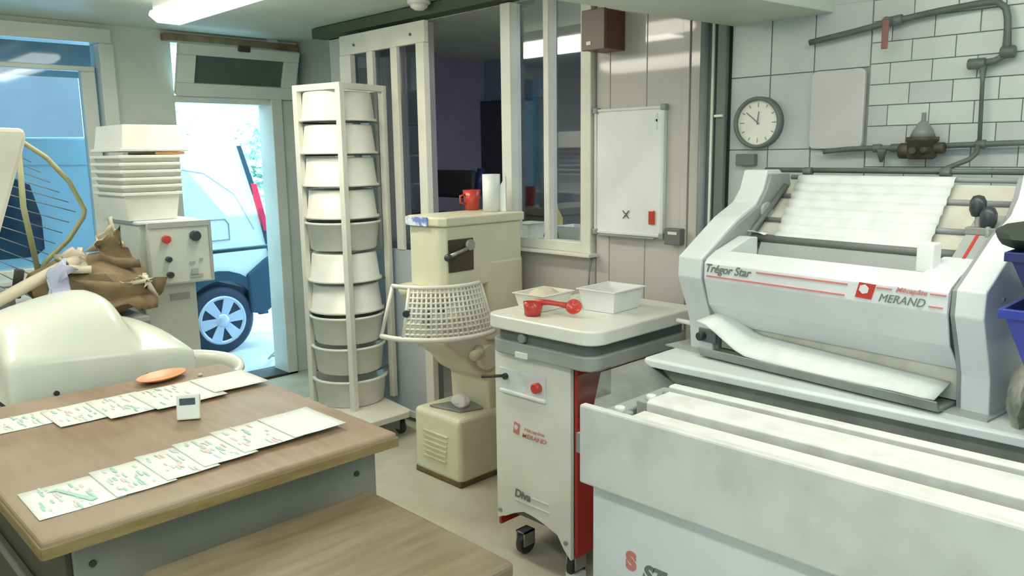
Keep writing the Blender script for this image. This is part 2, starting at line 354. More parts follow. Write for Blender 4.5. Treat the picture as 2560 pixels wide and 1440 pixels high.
# sliding barred gate hung on the rail
g = root('sliding_gate', 'white framed sliding gate with vertical bars hanging from the dark ceiling rail', 'gate', (2.83, 3.95, .03))
put('top_rail', MB().box(2.80, 2.83, 3.50, 4.33, 2.20, 2.315, .004), 'frame', g)
put('stile', MB().box(2.795, 2.835, 3.505, 3.575, .03, 2.20, .004), 'frame', g); put('stile', MB().box(2.795, 2.835, 4.215, 4.33, .03, 2.20, .004), 'frame', g)
for y in (3.785, 4.02): put('bar', MB().box(2.80, 2.825, y - .03, y + .03, 1.05, 2.20, .003), 'frame', g)
put('lower_panel', MB().box(2.81, 2.822, 3.57, 4.22, .05, 1.05), 'gatep', g)
put('bottom_rail', MB().box(2.80, 2.83, 3.575, 4.215, .03, .07, .003), 'frame', g)
for y in (3.62, 4.17):
    h = put('hanger', MB().box(2.826, 2.834, y - .02, y + .02, 2.29, 2.36, .002), 'dark', g)
    put('bolt', MB().cyl((2.797, y, 2.25), (1, 0, 0), .008, .01), 'gdark', g)

# ================================================================== OUTSIDE
struct('floor.002', MB().box(-14, 18, -14, 40, -.32, -.112).box(-14, 18, 5.42, 40, -.112, -.012), 'ground')
b = solo('neighbour_building', MB().box(-9, 2.9, 9.6, 12, -.02, 3.3, .02).box(-9.1, 3.0, 9.4, 12, 3.3, 3.5, .02), 'render', 'blue-grey rendered building seen above the van through the left window', 'building', (-3, 10.8, 0))
solo('awning', MB().prism([(5.46, 2.42), (6.35, 2.22), (6.35, 2.17), (5.46, 2.36)], 'x', -1.5, 2.05, .004), 'canopy', 'dark awning over the outside of the left window', 'awning', (.3, 5.9, 2.3))
v = root('van', 'white delivery van with silver alloy wheel parked outside the open door', 'van', (1.0, 7.1, -.012))
vp = [(-1.1, .35), (-1.15, .8), (-.75, .98), (.2, 1.10), (.75, 1.62), (1.15, 1.75), (2.9, 1.765), (3.02, 1.735), (3.08, 1.70), (3.20, 1.20), (3.29, .76), (3.29, .35), (3.12, .33), (2.95, .33)]
arc = [(2.81 + .34 * math.cos(a), .27 + .34 * math.sin(a)) for a in [PI * k / 12 for k in range(1, 12)]]
arc2 = [(-.1 + .34 * math.cos(a), .27 + .34 * math.sin(a)) for a in [PI * k / 12 for k in range(1, 12)]]
vp = vp[:-2] + arc + [(2.45, .3), (.26, .3)] + arc2 + [(-.46, .33)]
put('body', MB().prism(vp, 'y', 6.3, 7.9, .03, 3), 'van', v)
for wx in (2.81, -.1):
    for wy, s_ in ((6.36, 1), (7.84, -1)):
        ty = put('tyre', MB().xf(Matrix()).lathe([(.185, -.08), (.25, -.085), (.282, -.06), (.282, .06), (.25, .085), (.185, .08)], 40, Matrix.Translation((wx, wy, .27)) @ Matrix.Rotation(PI / 2, 4, 'X')), 'tyre', v)
        rm = MB(); yf = wy - .075 * s_
        TT = Matrix.Translation((wx, yf, .27)) @ Matrix.Rotation(PI / 2 * s_, 4, 'X')
        rm.lathe([(.165, -.02), (.198, -.01), (.205, .01), (.19, .02), (.175, .012), (.165, -.02)], 40, TT)
        rm.lathe([(.0, .03), (.045, .028), (.06, .01), (.06, -.03)], 24, TT)
        for k in range(6):
            A = TT @ Matrix.Rotation(2 * PI * k / 6 + .15, 4, 'Z')
            rm.prism([(.05, -.03), (.18, -.048), (.18, .048), (.05, .03)], 'z', -.01, .016, .004, T=A)
        put('wheel_rim', rm, 'alloy', ty)
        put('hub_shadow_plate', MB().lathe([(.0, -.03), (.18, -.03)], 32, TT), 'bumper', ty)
put('bumper', MB().prism([(3.06, .30), (3.18, .27), (3.33, .36), (3.36, .55), (3.31, .78), (3.22, .74), (3.05, .62)], 'y', 6.26, 7.94, .02), 'bumper', v)
put('wheel_arch', MB().prism([(2.81 + r_ * math.cos(a), .27 + r_ * math.sin(a)) for r_, a in [(.41, PI * k / 14) for k in range(0, 15)]] + [(2.81 + .33 * math.cos(a), .27 + .33 * math.sin(a)) for a in [PI * (14 - k) / 14 for k in range(0, 15)]], 'y', 6.275, 6.31), 'bumper', v)
put('rear_pillar', MB().prism([(3.045, 1.69), (3.075, 1.69), (3.22, 1.2), (3.315, .74), (3.27, .74), (3.18, 1.2)], 'y', 6.28, 6.32), 'bumper', v)
put('tail_lamp', MB().prism([(3.135, 1.38), (3.185, 1.38), (3.275, .98), (3.225, .98)], 'y', 6.265, 6.34, .005), 'lampred', v)
put('side_window', MB().prism([(.95, 1.5), (1.38, 1.5), (1.52, 1.43), (1.57, 1.2), (1.57, .98), (1.5, .93), (.55, .93)], 'y', 6.29, 6.31, .003), 'vanglass', v)
fl = MB().tube([(2.93, 6.297, .93), (2.93, 6.297, 1.06), (2.90, 6.297, 1.1), (2.75, 6.297, 1.1), (2.72, 6.297, 1.06), (2.72, 6.297, .93)], .005, 6, closed=True)
put('fuel_flap', fl, 'gmid', v)
put('body_crease', MB().tube([(1.5, 6.298, 1.56), (2.3, 6.298, 1.56), (2.75, 6.298, 1.48), (3.0, 6.298, 1.3), (3.15, 6.298, 1.0)], .006, 6), 'van', v)
# outdoor handrail across the doorway
hr = root('handrail', 'dark metal handrail outside the doorway', 'handrail', (2.4, 5.75, 0))
put('rail', MB().tube([(1.6, 5.75, .90), (3.3, 5.65, .925)], .016), 'bumper', hr)
put('post', MB().tube([(3.25, 5.655, 0), (3.25, 5.655, .93)], .014), 'bumper', hr); put('post', MB().tube([(1.65, 5.75, 0), (1.65, 5.75, .91)], .014), 'bumper', hr)
def tree(x, y, h, rad, n, label):
    t = root('tree', label, 'tree', (x, y, 0), 'trees beyond the van')
    put('trunk', MB().tube([(x, y, 0), (x + .1, y, h * .4), (x, y + .1, h * .7)], [.12, .09, .05]), 'bark', t)
    c = MB(); v_ = []; f_ = []
    for i in range(n):
        a = random.uniform(0, 2 * PI); q = random.uniform(-1, 1); rr = rad * random.uniform(.5, 1)
        p = Vector((x + rr * math.cos(a) * math.sqrt(1 - q * q), y + rr * math.sin(a) * math.sqrt(1 - q * q), h * .75 + q * rr * .9))
        d = Vector((random.gauss(0, 1), random.gauss(0, 1), random.gauss(0, 1))).normalized(); e = d.orthogonal().normalized(); s_ = random.uniform(.06, .14)
        k = len(v_); v_ += [p + d * s_, p + e * s_ * .5, p - d * s_, p - e * s_ * .5]; f_.append((k, k + 1, k + 2, k + 3))
    put('foliage', c._add(v_, f_), 'leaf', t)
tree(6.9, 12.6, 2.1, .9, 1400, 'leafy tree behind the rear end of the van')
tree(5.6, 14.5, 2.5, .8, 500, 'paler leafy tree farther off above the van roof')
hs = solo('garden_hose', MB().tube([(2.98, 5.62, .6), (2.96, 5.6, .35), (2.95, 5.62, .12), (2.9, 5.7, .03), (2.98, 5.8, .02), (3.05, 5.72, .02), (2.95, 5.6, .03)], .009), 'leaf', 'thin pale green hose on the ground just outside the doorway', 'hose', (2.95, 5.65, 0))

# ================================================================== LAMPS
for i, (x, y, z, e, c) in enumerate(LAMPS):
    vis = i == 0
    l = root('ceiling_lamp', ['glowing fluorescent ceiling lamp near the far door', 'fluorescent lamp above the moulding machine', 'fluorescent lamp above the white mixer cover', 'fluorescent lamp over the low worktop', 'fluorescent lamp over the stand of the moulding machine', 'fluorescent lamp at the left side of the room', 'unseen fluorescent lamp added to brighten the rear room'][i], 'lamp', (x, y, 2.4), 'fluorescent ceiling lamps')
    put('lamp_housing', MB().box(x - .08, x + .08, y - .79, y + .79, 2.335, 2.4, .006), 'white', l)
    put('diffuser', MB().prism([(x - .09, 2.335), (x - .10, 2.31), (x - .06, 2.278), (x + .06, 2.278), (x + .10, 2.31), (x + .09, 2.335)], 'y', y - .80, y + .80, .006), 'tube', l)
sd = root('smoke_detector', 'round white smoke detector on the ceiling near the gate rail', 'smoke detector', (2.74, 3.46, 2.4))
put('base', MB().lathe([(0, 2.4), (.062, 2.4), (.062, 2.385), (.055, 2.38), (0, 2.38)], 28, Matrix.Translation((2.74, 3.46, 0))), 'white', sd)
put('dome', MB().lathe([(.05, 2.38), (.045, 2.365), (.025, 2.352), (0, 2.35)], 28, Matrix.Translation((2.74, 3.46, 0))), 'plast', sd)

# ================================================================== BIG WORKTABLE
t = root('worktable', 'worktable with maple top and grey cabinet, papers laid out on it', 'table', (.75, 2.1, 0))
put('tabletop', MB().box(.338, 1.150, 1.598, 2.612, .862, .90, .006), 'wood', t)
put('edge_band', MB().box(.336, 1.153, 1.595, 1.6, .863, .888, .002).box(1.149, 1.154, 1.6, 2.61, .863, .888, .002).box(.334, .339, 1.6, 2.61, .863, .888, .002), 'woodedge', t)
put('cabinet', MB().box(.40, 1.12, 1.655, 2.56, .10, .862, .004), 'cab', t)
put('plinth', MB().box(.44, 1.08, 1.70, 2.52, .0, .10), 'dark', t)
put('shade_panel', MB().box(.388, .40, 1.66, 2.555, .11, .858, .002), 'shadeside', t, label='end panel coloured dark as shade')  # shade on the cabinet's left face, put into a dark panel
for x in (.435, 1.06): put('screw', MB().cyl((x, 1.653, .80), (0, 1, 0), .007, .006), 'dark', t)
# low worktable in front
t2 = root('low_worktable', 'lower worktable with floured wooden top in the foreground', 'table', (.78, 1.25, 0))
put('tabletop', MB().box(.50, 1.055, 1.075, 1.590, .742, .78, .012, 3), 'wood2', t2)
put('cabinet', MB().box(.54, 1.02, 1.11, 1.56, .08, .742, .004), 'cab', t2)
put('plinth', MB().box(.57, .99, 1.15, 1.53, .0, .08), 'dark', t2)
put('side_rail', MB().box(.372, .388, 1.70, 2.52, .655, .685, .003), 'gdark', t, label='grey rail low on the shade-dark end panel')
# papers
def sheet(x0, x1, y0, y1, rot, lift, label, marks, grp):
    c = Vector(((x0 + x1) / 2, (y0 + y1) / 2, .9005 + lift)); p = root('paper_sheet', label, 'paper', c, grp)
    R = Matrix.Translation(c) @ Matrix.Rotation(rot, 4, 'Z'); w = (x1 - x0) / 2; h = (y1 - y0) / 2
    rows = []
    for i in range(7):
        xx = -w + 2 * w * i / 6
        rows.append([tuple(R @ Vector((xx, -h + 2 * h * j / 5, .0008 + .0012 * abs(i - 3) / 3 * (1 if j in (0, 5) else .4)))) for j in range(6)])
    put('page', MB().grid(rows, .0004), 'paper', p)
    for mname in ('pgreen', 'pred', 'pgrey'):
        mb = MB(); k = 0
        for q in range(marks):
            mx_ = random.choice(['pgreen', 'pgrey', 'pgrey', 'pred'])
            if mx_ != mname: continue
            k += 1
            cx = random.uniform(-w * .8, w * .45); cy = random.uniform(-h * .85, h * .85); L = random.uniform(.006, .02); zz = .0022 + q * .00004 + {'pgreen': 0, 'pred': .00001, 'pgrey': .00002}[mname]
            mb._add([tuple(R @ Vector((cx + a, cy + b_, zz))) for a, b_ in ((-.0025, -L), (.0025, -L), (.0025, L), (-.0025, L))], [(0, 1, 2, 3)])
        if k: put('print_mark', mb, mname, p, kind='stuff')
        else: mb.bm.free()
    return p
low = [(.362, .525, 1.698, 1.872), (.505, .63, 1.696, 1.882), (.61, .73, 1.702, 1.895), (.70, .83, 1.712, 1.905), (.80, .955, 1.722, 1.915), (.93, 1.078, 1.72, 1.915)]
nm = ['leftmost', 'second from the left', 'third from the left', 'fourth from the left', 'fifth from the left', 'rightmost and whitest']
for i, q in enumerate(low):
    p = sheet(*q, .01 * (i % 3 - 1), .0026 * i, 'printed paper sheet, %s in the near row on the worktable' % nm[i], 20 if i < 5 else 0, 'papers in the near row')
    if i == 0:
        c = ORG[p.name]; mb = MB(); mb._add([(.405, 1.835, c.z + .003), (.43, 1.84, c.z + .003), (.475, 1.725, c.z + .003), (.463, 1.722, c.z + .003), (.425, 1.828, c.z + .003)], [(0, 1, 2, 3, 4)]); put('green_stroke', mb, 'pgreen', p)
up = [(.43, .575, 2.335, 2.475), (.555, .70, 2.27, 2.46), (.67, .81, 2.235, 2.45), (.785, .99, 2.215, 2.435), (.965, 1.138, 2.245, 2.43)]
nm = ['leftmost', 'second from the left', 'middle', 'with pink print, second from the right', 'blank white rightmost']
for i, q in enumerate(up):
    sheet(*q, .012 * (i % 2), .0026 * i, 'paper sheet, %s in the far row on the worktable' % nm[i], 20 if i < 4 else 0, 'papers in the far row')
# timer
tm = root('kitchen_timer', 'small white digital timer standing on the worktable', 'timer', (.82, 2.088, .9))
A = Matrix.Translation((.82, 2.088, .902)) @ Matrix.Rotation(math.radians(-32), 4, 'Z') @ Matrix.Rotation(math.radians(-14), 4, 'X')
put('case', MB().box(-.030, .030, -.008, .012, 0, .068, .004, T=A), 'plast', tm)
put('screen', MB().box(-.021, .019, -.0095, -.0075, .040, .058, T=A), 'black', tm)
# orange dough scraper plate
oc = MB()
TT = Matrix.Translation((.925, 2.545, .901)) @ Matrix.Rotation(.35, 4, 'Z') @ Matrix.Scale(.62, 4, (0, 1, 0))
oc.lathe([(0, .002), (.05, .003), (.085, .014), (.087, .017), (.084, .017), (.05, .006), (0, .005)], 36, TT)
solo('shallow_dish', oc, 'orange', 'shallow orange plastic dish on the worktable by the white mixer cover', 'dish', (.925, 2.545, .9))
solo('crumb', MB().lathe([(0, 0), (.008, .002), (.006, .008), (0, .01)], 10, Matrix.Translation((1.03, 2.5, .90))), 'bagc', 'small pale crumb of dough right of the orange dish', 'crumb', (1.03, 2.5, .9))

# ================================================================== SPIRAL MIXER (white cover, bowl)
sm = root('spiral_mixer', 'spiral dough mixer with glossy white fibreglass cover behind the worktable', 'mixer', (.9, 3.0, 0))
st = [(.530, .985, .99), (.536, 1.00, 1.035), (.548, 1.005, 1.07), (.60, 1.006, 1.098), (.70, .998, 1.125), (.78, .990, 1.143), (.85, .985, 1.150), (.885, .982, 1.142), (.908, .979, 1.115), (.928, .975, 1.070), (.945, .972, 1.040), (.965, .970, 1.030), (1.02, .967, 1.024), (1.08, .962, 1.010), (1.12, .955, .985), (1.148, .945, .958), (1.158, .935, .94), (1.162, .92, .925)]
rows = []
for q_, (x, zc, zt) in enumerate(st):
    x -= .052 * max(0, (x - .9) / .26)
    e = {0: .03, 1: .012, 16: .014, 17: .034}.get(q_, 0)
    y0, y1 = 2.70 + e, 3.34 - e
    sec = [(y0, .862), (y0 - .001, .90), (y0 - .001, zc - .035), (y0 + .003, zc - .012), (y0 + .014, zc), (y0 + .05, zc + (zt - zc) * .30), (y0 + .11, zc + (zt - zc) * .74), (y0 + .17, zc + (zt - zc) * .95), (y0 + .25, zt), (y1 - .2, zt), (y1 - .08, zc + (zt - zc) * .6), (y1, zc - .02), (y1, .862)]
    rows.append([(x, y, z_) for y, z_ in sec])
cv = MB(); cv.grid(rows)
v_ = rows[0]; cv._add(v_, [tuple(range(len(v_)))]); v_ = rows[-1]; cv._add(v_, [tuple(range(len(v_)))])
bmesh.ops.remove_doubles(cv.bm, verts=cv.bm.verts, dist=.0002); bmesh.ops.recalc_face_normals(cv.bm, faces=cv.bm.faces)
for f in cv.bm.faces: f.smooth = True
co = put('cover', cv, 'fibre', sm)
md = co.modifiers.new('s', 'SUBSURF'); md.levels = 1; md.render_levels = 1
put('under_frame', MB().box(.56, 1.07, 2.72, 3.3, .80, .862, .01), 'dark', sm)
put('mixer_base', MB().box(.42, .68, 2.72, 3.3, .0, .80, .03), 'fibre', sm)
for x, z_ in ((.66, .884), (.935, .884)): put('bolt', MB().cyl((x, 2.697, z_), (0, 1, 0), .008, .012), 'dark', sm)
put('bowl', MB().lathe([(0, .26), (.2, .28), (.27, .36), (.305, .6), (.31, .80), (.325, .815), (.322, .83), (.30, .83), (.288, .80), (.28, .6), (.25, .38), (.18, .30), (0, .29)], 56, Matrix.Translation((1.04, 2.955, 0))), 'fibre', sm)
put('hook', MB().tube([(1.12 + .07 * math.cos(a), 2.95 + .07 * math.sin(a), .85 - a * .025) for a in [k * .5 for k in range(26)]], .014), 'steel', sm)
put('bowl_pedestal', MB().lathe([(0, 0), (.26, 0), (.24, .05), (.12, .27), (0, .27)], 32, Matrix.Translation((1.04, 2.955, 0))), 'fibre', sm)

# ================================================================== CONTROL COLUMN with buttons
cc = root('mixer_column', 'cream control column with red and black knobs beside the doorway', 'control column', (1.44, 3.8, 0))
put('column', MB().box(1.285, 1.525, 3.66, 4.05, 0, 1.31, .008), 'cgrey', cc)
put('column_top', MB().box(1.275, 1.545, 3.64, 4.08, 1.31, 1.325, .004), 'white', cc)
A = Matrix.Translation((1.445, 3.60, 1.175)) @ Matrix.Rotation(math.radians(-4), 4, 'Z')
cb = put('control_box', MB().box(-.135, .135, -.0, .09, -.135, .14, .004, T=A), 'cgrey', cc)
put('box_rim', MB().box(-.138, .138, -.006, .0, .118, .143, .001, T=A).box(.125, .138, -.006, 0, -.138, .118, .001, T=A).box(-.138, .125, -.006, 0, -.138, -.13, .001, T=A), 'gband', cb)
for x, z_, r_, m_, n_, lb in ((-.065, .068, .018, 'redp', 'stop_button', 'red stop button'), (.062, .075, .024, 'black', 'dial_knob', 'large black dial'), (-.062, -.022, .013, 'black', 'push_button', None), (-.06, -.092, .014, 'black', 'push_button', None)):
    o_ = A @ Vector((x, -.012, z_)); put(n_, MB().cyl(o_, A.to_3x3() @ Vector((0, 1, 0)), r_, .026), m_, cb, label=lb)
for x0, z0, x1, z1 in ((.035, -.085, .065, -.055), (.03, -.095, .085, -.08), (.03, -.03, .055, -.02), (.075, -.02, .09, -.01)):
    put('name_plate', MB().box(x0, x1, -.008, -.004, z0 - .02, z1 - .02, T=A), 'gband', cb)
put('lower_knob', MB().cyl((1.325, 3.652, .99), (0, 1, 0), .018, .03), 'dark', cc)
put('rating_plate', MB().box(1.40, 1.49, 3.655, 3.661, .955, .985), 'gband', cc)
put('foot', MB().box(1.27, 1.54, 3.6, 4.1, 0, .06, .01), 'creamd', cc)
# stack of white bins on top
def bin_mesh(x0, x1, y0, y1, z0, h, m='plast', flip=False, name='white_bin', label='', grp='white bins stacked on the control column'):
    o = root(name, label, 'bin', ((x0 + x1) / 2, (y0 + y1) / 2, z0), grp)
    i = .014; B = MB()
    a, b_ = (z0, z0 + h)
    def ring(x0, x1, y0, y1, z): return [(x0, y0, z), (x1, y0, z), (x1, y1, z), (x0, y1, z)]
    outer_b = ring(x0 + i, x1 - i, y0 + i, y1 - i, a); outer_t = ring(x0, x1, y0, y1, b_ - .012)
    if flip: outer_b = ring(x0 + i, x1 - i, y0 + i, y1 - i, b_); outer_t = ring(x0, x1, y0, y1, a + .012)
    inn_t = [(x + (.006 if x == x0 else -.006), y + (.006 if y == y0 else -.006), z) for x, y, z in outer_t]
    zb = outer_b[0][2] + (-.005 if flip else .005)
    inn_b = [(x + (.006 if x < (x0 + x1) / 2 else -.006), y + (.006 if y < (y0 + y1) / 2 else -.006), zb) for x, y, z in outer_b]
    v_ = outer_b + outer_t + inn_t + inn_b; f = [(0, 1, 2, 3), (12, 13, 14, 15)]
    for k in range(4):
        n_ = (k + 1) % 4; f += [(k, n_, 4 + n_, 4 + k), (4 + k, 4 + n_, 8 + n_, 8 + k), (8 + k, 8 + n_, 12 + n_, 12 + k)]
    B._add(v_, f, bev=.0015, seg=1); put('bin_body', B, m, o)
    rz = (a, a + .014) if flip else (b_ - .014, b_)
    rm = MB(); w_ = .012
    rm.box(x0 - w_, x1 + w_, y0 - w_, y0 + .003, *rz, .003); rm.box(x0 - w_, x1 + w_, y1 - .003, y1 + w_, *rz, .003); rm.box(x0 - w_, x0 + .003, y0 + .003, y1 - .003, *rz, .003); rm.box(x1 - .003, x1 + w_, y0 + .003, y1 - .003, *rz, .003)
    put('rim', rm, m, o); return o
bz = 1.326
names = ['bottom', 'second from the bottom', 'third from the bottom', 'fourth from the bottom', 'fifth from the bottom', 'second from the top']
bin_mesh(1.245, 1.485, 3.67, 4.02, bz, .125, label='white plastic bin, bottom of the nested stack on the control column')
for k in range(5):
    bin_mesh(1.243 - .002 * (k % 2), 1.487 + .002 * (k % 2), 3.668, 4.022, bz + .118 + .0325 * k - .0, .040, label='white plastic bin, %s of the nested stack on the control column' % names[k + 1])
solo('tan_board', MB().box(1.39, 1.52, 3.66, 4.0, bz + .290, bz + .302, .003), 'orange', 'thin tan board lying between bins near the top of the stack', 'board', (1.42, 3.85, bz + .29))
bin_mesh(1.252, 1.522, 3.665, 4.03, bz + .304, .116, label='white plastic bin, topmost of the stack on the control column', flip=True)

# kraft paper sack and wrapping beside the cover
def crumple(name, c, sx, sy, sz, m, label, cat, seed, rough_=.35, kind=None, squash=0):
    rnd = random.Random(seed); b_ = bmesh.new(); bmesh.ops.create_icosphere(b_, subdivisions=3, radius=1)
    offs = [(Vector((rnd.gauss(0, 1), rnd.gauss(0, 1), rnd.gauss(0, 1))).normalized(), rnd.uniform(2, 6), rnd.uniform(0, 6)) for _ in range(9)]
    for v_ in b_.verts:
        k = 1 + sum(abs(math.sin(v_.co.dot(d) * f + p)) * rough_ / 5 for d, f, p in offs) - rough_ * .5
        v_.co = Vector((v_.co.x * sx * k, v_.co.y * sy * k, max(v_.co.z, -.75) * sz * k))
        v_.co += Vector(c)
    mb = MB(); me = bpy.data.meshes.new('t'); b_.to_mesh(me); b_.free(); mb.bm.from_mesh(me); bpy.data.meshes.remove(me)
    return solo(name, mb, m, label, cat, c) if cat else (mb)
fb = root('flour_tub_stand', 'grey ingredient bin holding open kraft flour sacks behind the mixer cover', 'bin', (1.05, 3.62, 0))
put('bin_body', MB().prism([(.80, .0), (1.20, .0), (1.22, .95), (.77, .95)], 'y', 3.40, 3.86, .02), 'steeld', fb)
def flap(pts, thick=.003):
    # bilinear crumpled sheet
    a, b_, c, d = [Vector(p) for p in pts]; rows = []
    for i in range(9):
        r_ = []
        for j in range(9):
            u, w_ = i / 8, j / 8; p = (a * (1 - u) + b_ * u) * (1 - w_) + (d * (1 - u) + c * u) * w_
            p = p + Vector((math.sin(7 * u + 5 * w_), math.cos(9 * w_ + 3 * u), math.sin(11 * u * w_ + 4 * w_))) * .014
            r_.append(tuple(p))
        rows.append(r_)
    return rows
ks = root('kraft_sack', 'open brown kraft paper sack slumped behind the white mixer cover', 'sack', (1.05, 3.62, .95))
put('sack_body', crumple('', (1.05, 3.60, 1.07), .19, .17, .115, None, '', None, 3), 'kraft', ks)
put('sack_flap', MB().grid(flap([(.93, 3.40, 1.13), (1.25, 3.36, 1.08), (1.22, 3.32, .99), (1.02, 3.36, 1.02)]), .003), 'kraft', ks)
put('sack_flap', MB().grid(flap([(1.04, 3.50, 1.16), (1.20, 3.46, 1.15), (1.16, 3.5, 1.29), (1.08, 3.52, 1.28)]), .003), 'kraft', ks)
put('inner_liner', MB().grid(flap([(1.06, 3.37, 1.085), (1.20, 3.35, 1.10), (1.21, 3.36, 1.125), (1.13, 3.39, 1.11)]), .003), 'bagc', ks, label='cream paper liner edge')
solo('paper_bag', MB().grid(flap([(.90, 3.47, 1.16), (1.0, 3.44, 1.15), (1.02, 3.5, 1.235), (.92, 3.52, 1.24)]), .004), 'bagc', 'crumpled cream paper bag on the left of the kraft sack', 'bag', (.95, 3.48, 1.15))
solo('clear_film', MB().grid(flap([(.80, 3.36, 1.04), (.90, 3.36, 1.05), (.93, 3.4, 1.21), (.87, 3.42, 1.2)]), .003), 'bagw', 'bluish plastic film hanging left of the kraft sack', 'film', (.86, 3.38, 1.1))
solo('paper_cone', MB().grid(flap([(1.04, 3.58, 1.22), (1.17, 3.56, 1.22), (1.17, 3.58, 1.35), (1.12, 3.6, 1.30)]), .004), 'bagc', 'pale folded paper sticking up behind the kraft sack', 'paper', (1.1, 3.58, 1.22))
solo('long_roll', MB().tube([(.50, 3.30, 1.03), (.78, 3.42, 1.13), (.98, 3.5, 1.20)], [.02, .024, .024]), 'bagc', 'long pale paper roll leaning behind the white mixer cover', 'roll', (.75, 3.4, 1.1))
# second mixer at the far left: wire guard and light column
m2 = root('bowl_guard_mixer', 'dough mixer with round yellowish wire bowl guard by the left window', 'mixer', (.75, 4.1, 0))
gc = Vector((.88, 3.95, 1.43)); pts = []
arcp = [(.80, 1.74), (.90, 1.69), (1.0, 1.61), (1.08, 1.50), (1.13, 1.37), (1.12, 1.34), (1.05, 1.24), (.96, 1.16), (.92, 1.10)]
put('guard_rim', MB().tube([(x * 1.03, 3.95, z_) for x, z_ in arcp], .011), 'wire', m2)
put('guard_spoke', MB().tube([(.93, 3.95, 1.70), (.92, 3.95, 1.4), (.96, 3.95, 1.0)], .012), 'wire', m2)
gw = MB()
for k in range(14):
    z_ = 1.62 - k * .045; x1 = 1.13 - abs(z_ - 1.40) * .72
    gw.tube([(.70, 3.955, z_ + .12), (x1, 3.955, z_ - .03)], .0022, 5)
put('guard_wire', gw, 'gmid', m2, kind='stuff')
put('body', MB().box(.35, .95, 4.0, 4.45, 0, .99, .03), 'wallf', m2)
put('head', MB().box(.42, .78, 3.60, 4.2, .99, 1.09, .03), 'steeld', m2)
put('lever', MB().tube([(.78, 3.62, 1.06), (.80, 3.60, 1.17)], .018), 'dark', m2)
lc = root('beige_column', 'beige upright machine column at the left edge in front of the window', 'machine', (.55, 3.2, 0))
put('housing', MB().prism([(.48, 1.06), (.63, 1.06), (.70, 1.32), (.825, 1.68), (.82, 1.715), (.48, 1.725)], 'y', 3.38, 3.55, .015), 'frame', lc)
put('stand', MB().box(.45, .62, 3.38, 3.55, 0, 1.06, .01), 'frame', lc)
put('red_tag', MB().box(.62, .66, 3.37, 3.378, 1.20, 1.27), 'red', lc)

# ================================================================== TUB RACK
rk = root('tub_rack', 'tall white steel rack on castors holding round dough tubs', 'rack', (2.57, 3.98, 0))
RA = Vector((2.435, 3.785, 0)); RR = Matrix.Translation(RA) @ Matrix.Rotation(math.radians(12), 4, 'Z'); L = .335; p_ = .018
for x, y in ((0, 0), (L, 0), (0, L), (L, L)): put('post', MB().box(x - p_, x + p_, y - p_, y + p_, .15, 1.99, .003, T=RR), 'frame', rk)
for a in (0, L):
    put('top_bar', MB().box(p_, L - p_, a - p_, a + p_, 1.955, 1.99, .003, T=RR), 'frame', rk); put('top_bar', MB().box(a - p_, a + p_, p_, L - p_, 1.955, 1.99, .003, T=RR), 'frame', rk)
bp = put('base_plate', MB().prism([(2.34, 3.58), (2.37, 3.54), (2.64, 3.54), (2.67, 3.57), (2.74, 4.16), (2.36, 4.22)], 'z', .115, .15, .004), 'frame', rk)
for x, y in ((2.42, 3.63), (2.64, 3.63), (2.42, 4.17), (2.64, 4.17)):
    c = put('castor', MB().cyl((x, y, .04), (1, 0, 0), .04, .03), 'dark', rk); put('castor_fork', MB().box(x - .025, x - .018, y - .02, y + .02, .03, .10).box(x + .018, x + .025, y - .02, y + .02, .03, .10).box(x - .025, x + .025, y - .02, y + .02, .095, .115), 'steel', c)
tc = RR @ Vector((L / 2 - .012, L / 2 + .012, 0))
for k in range(10):
    zt = 1.945 - .1805 * k; 
    for y in (p_ + .002, L - p_ - .002):
        if k < 9: put('shelf_bar', MB().box(p_, L - p_, y - .006, y + .006, zt - .166, zt - .156, T=RR), 'gdark', rk)
prof_u = [(0, 0), (.182, 0), (.188, .006), (.205, .146), (.217, .149), (.217, .161), (.198, .161), (.180, .012), (0, .010)]
prof_i = [(0, .161), (.182, .161), (.188, .155), (.205, .015), (.217, .012), (.217, .0), (.198, .0), (.180, .149), (0, .151)]
tl = ['upside-down white dough tub, topmost in the rack', 'upside-down white dough tub, second from the top of the rack', 'upside-down white dough tub, third from the top of the rack', 'upside-down narrower dough tub, fourth from the top of the rack', 'upright white dough tub just above the middle of the rack', 'upside-down white dough tub, sixth from the top of the rack', 'upside-down white dough tub, seventh from the top of the rack', 'upright dough tub, third from the bottom of the rack', 'upright dough tub with open rim, second from the bottom of the rack', 'wide dough tub at the very bottom of the rack']
for k in range(10):
    zt = 1.945 - .1805 * k - .156; inv = k in (0, 1, 2, 3, 5, 6); z0 = zt if k < 9 else .151
    sc = {3: .97, 9: 1.03, 5: .98}.get(k, 1.0)
    o = root('dough_tub', tl[k], 'tub', (tc.x, tc.y, z0), 'dough tubs in the rack')
    dx = random.uniform(-.006, .006)
    put('tub_body', MB().lathe([(r_ * sc, z_) for r_, z_ in (prof_i if inv else prof_u)], 48, Matrix.Translation((tc.x + dx, tc.y + dx, z0))), 'plast', o)
    if k in (1, 4, 8): put('drain_plug', MB().cyl((tc.x - .15, tc.y - .13 + (.05 if k == 1 else .1), z0 + .1), (-.75, -.65, 0), .008, .02), 'dark', o)

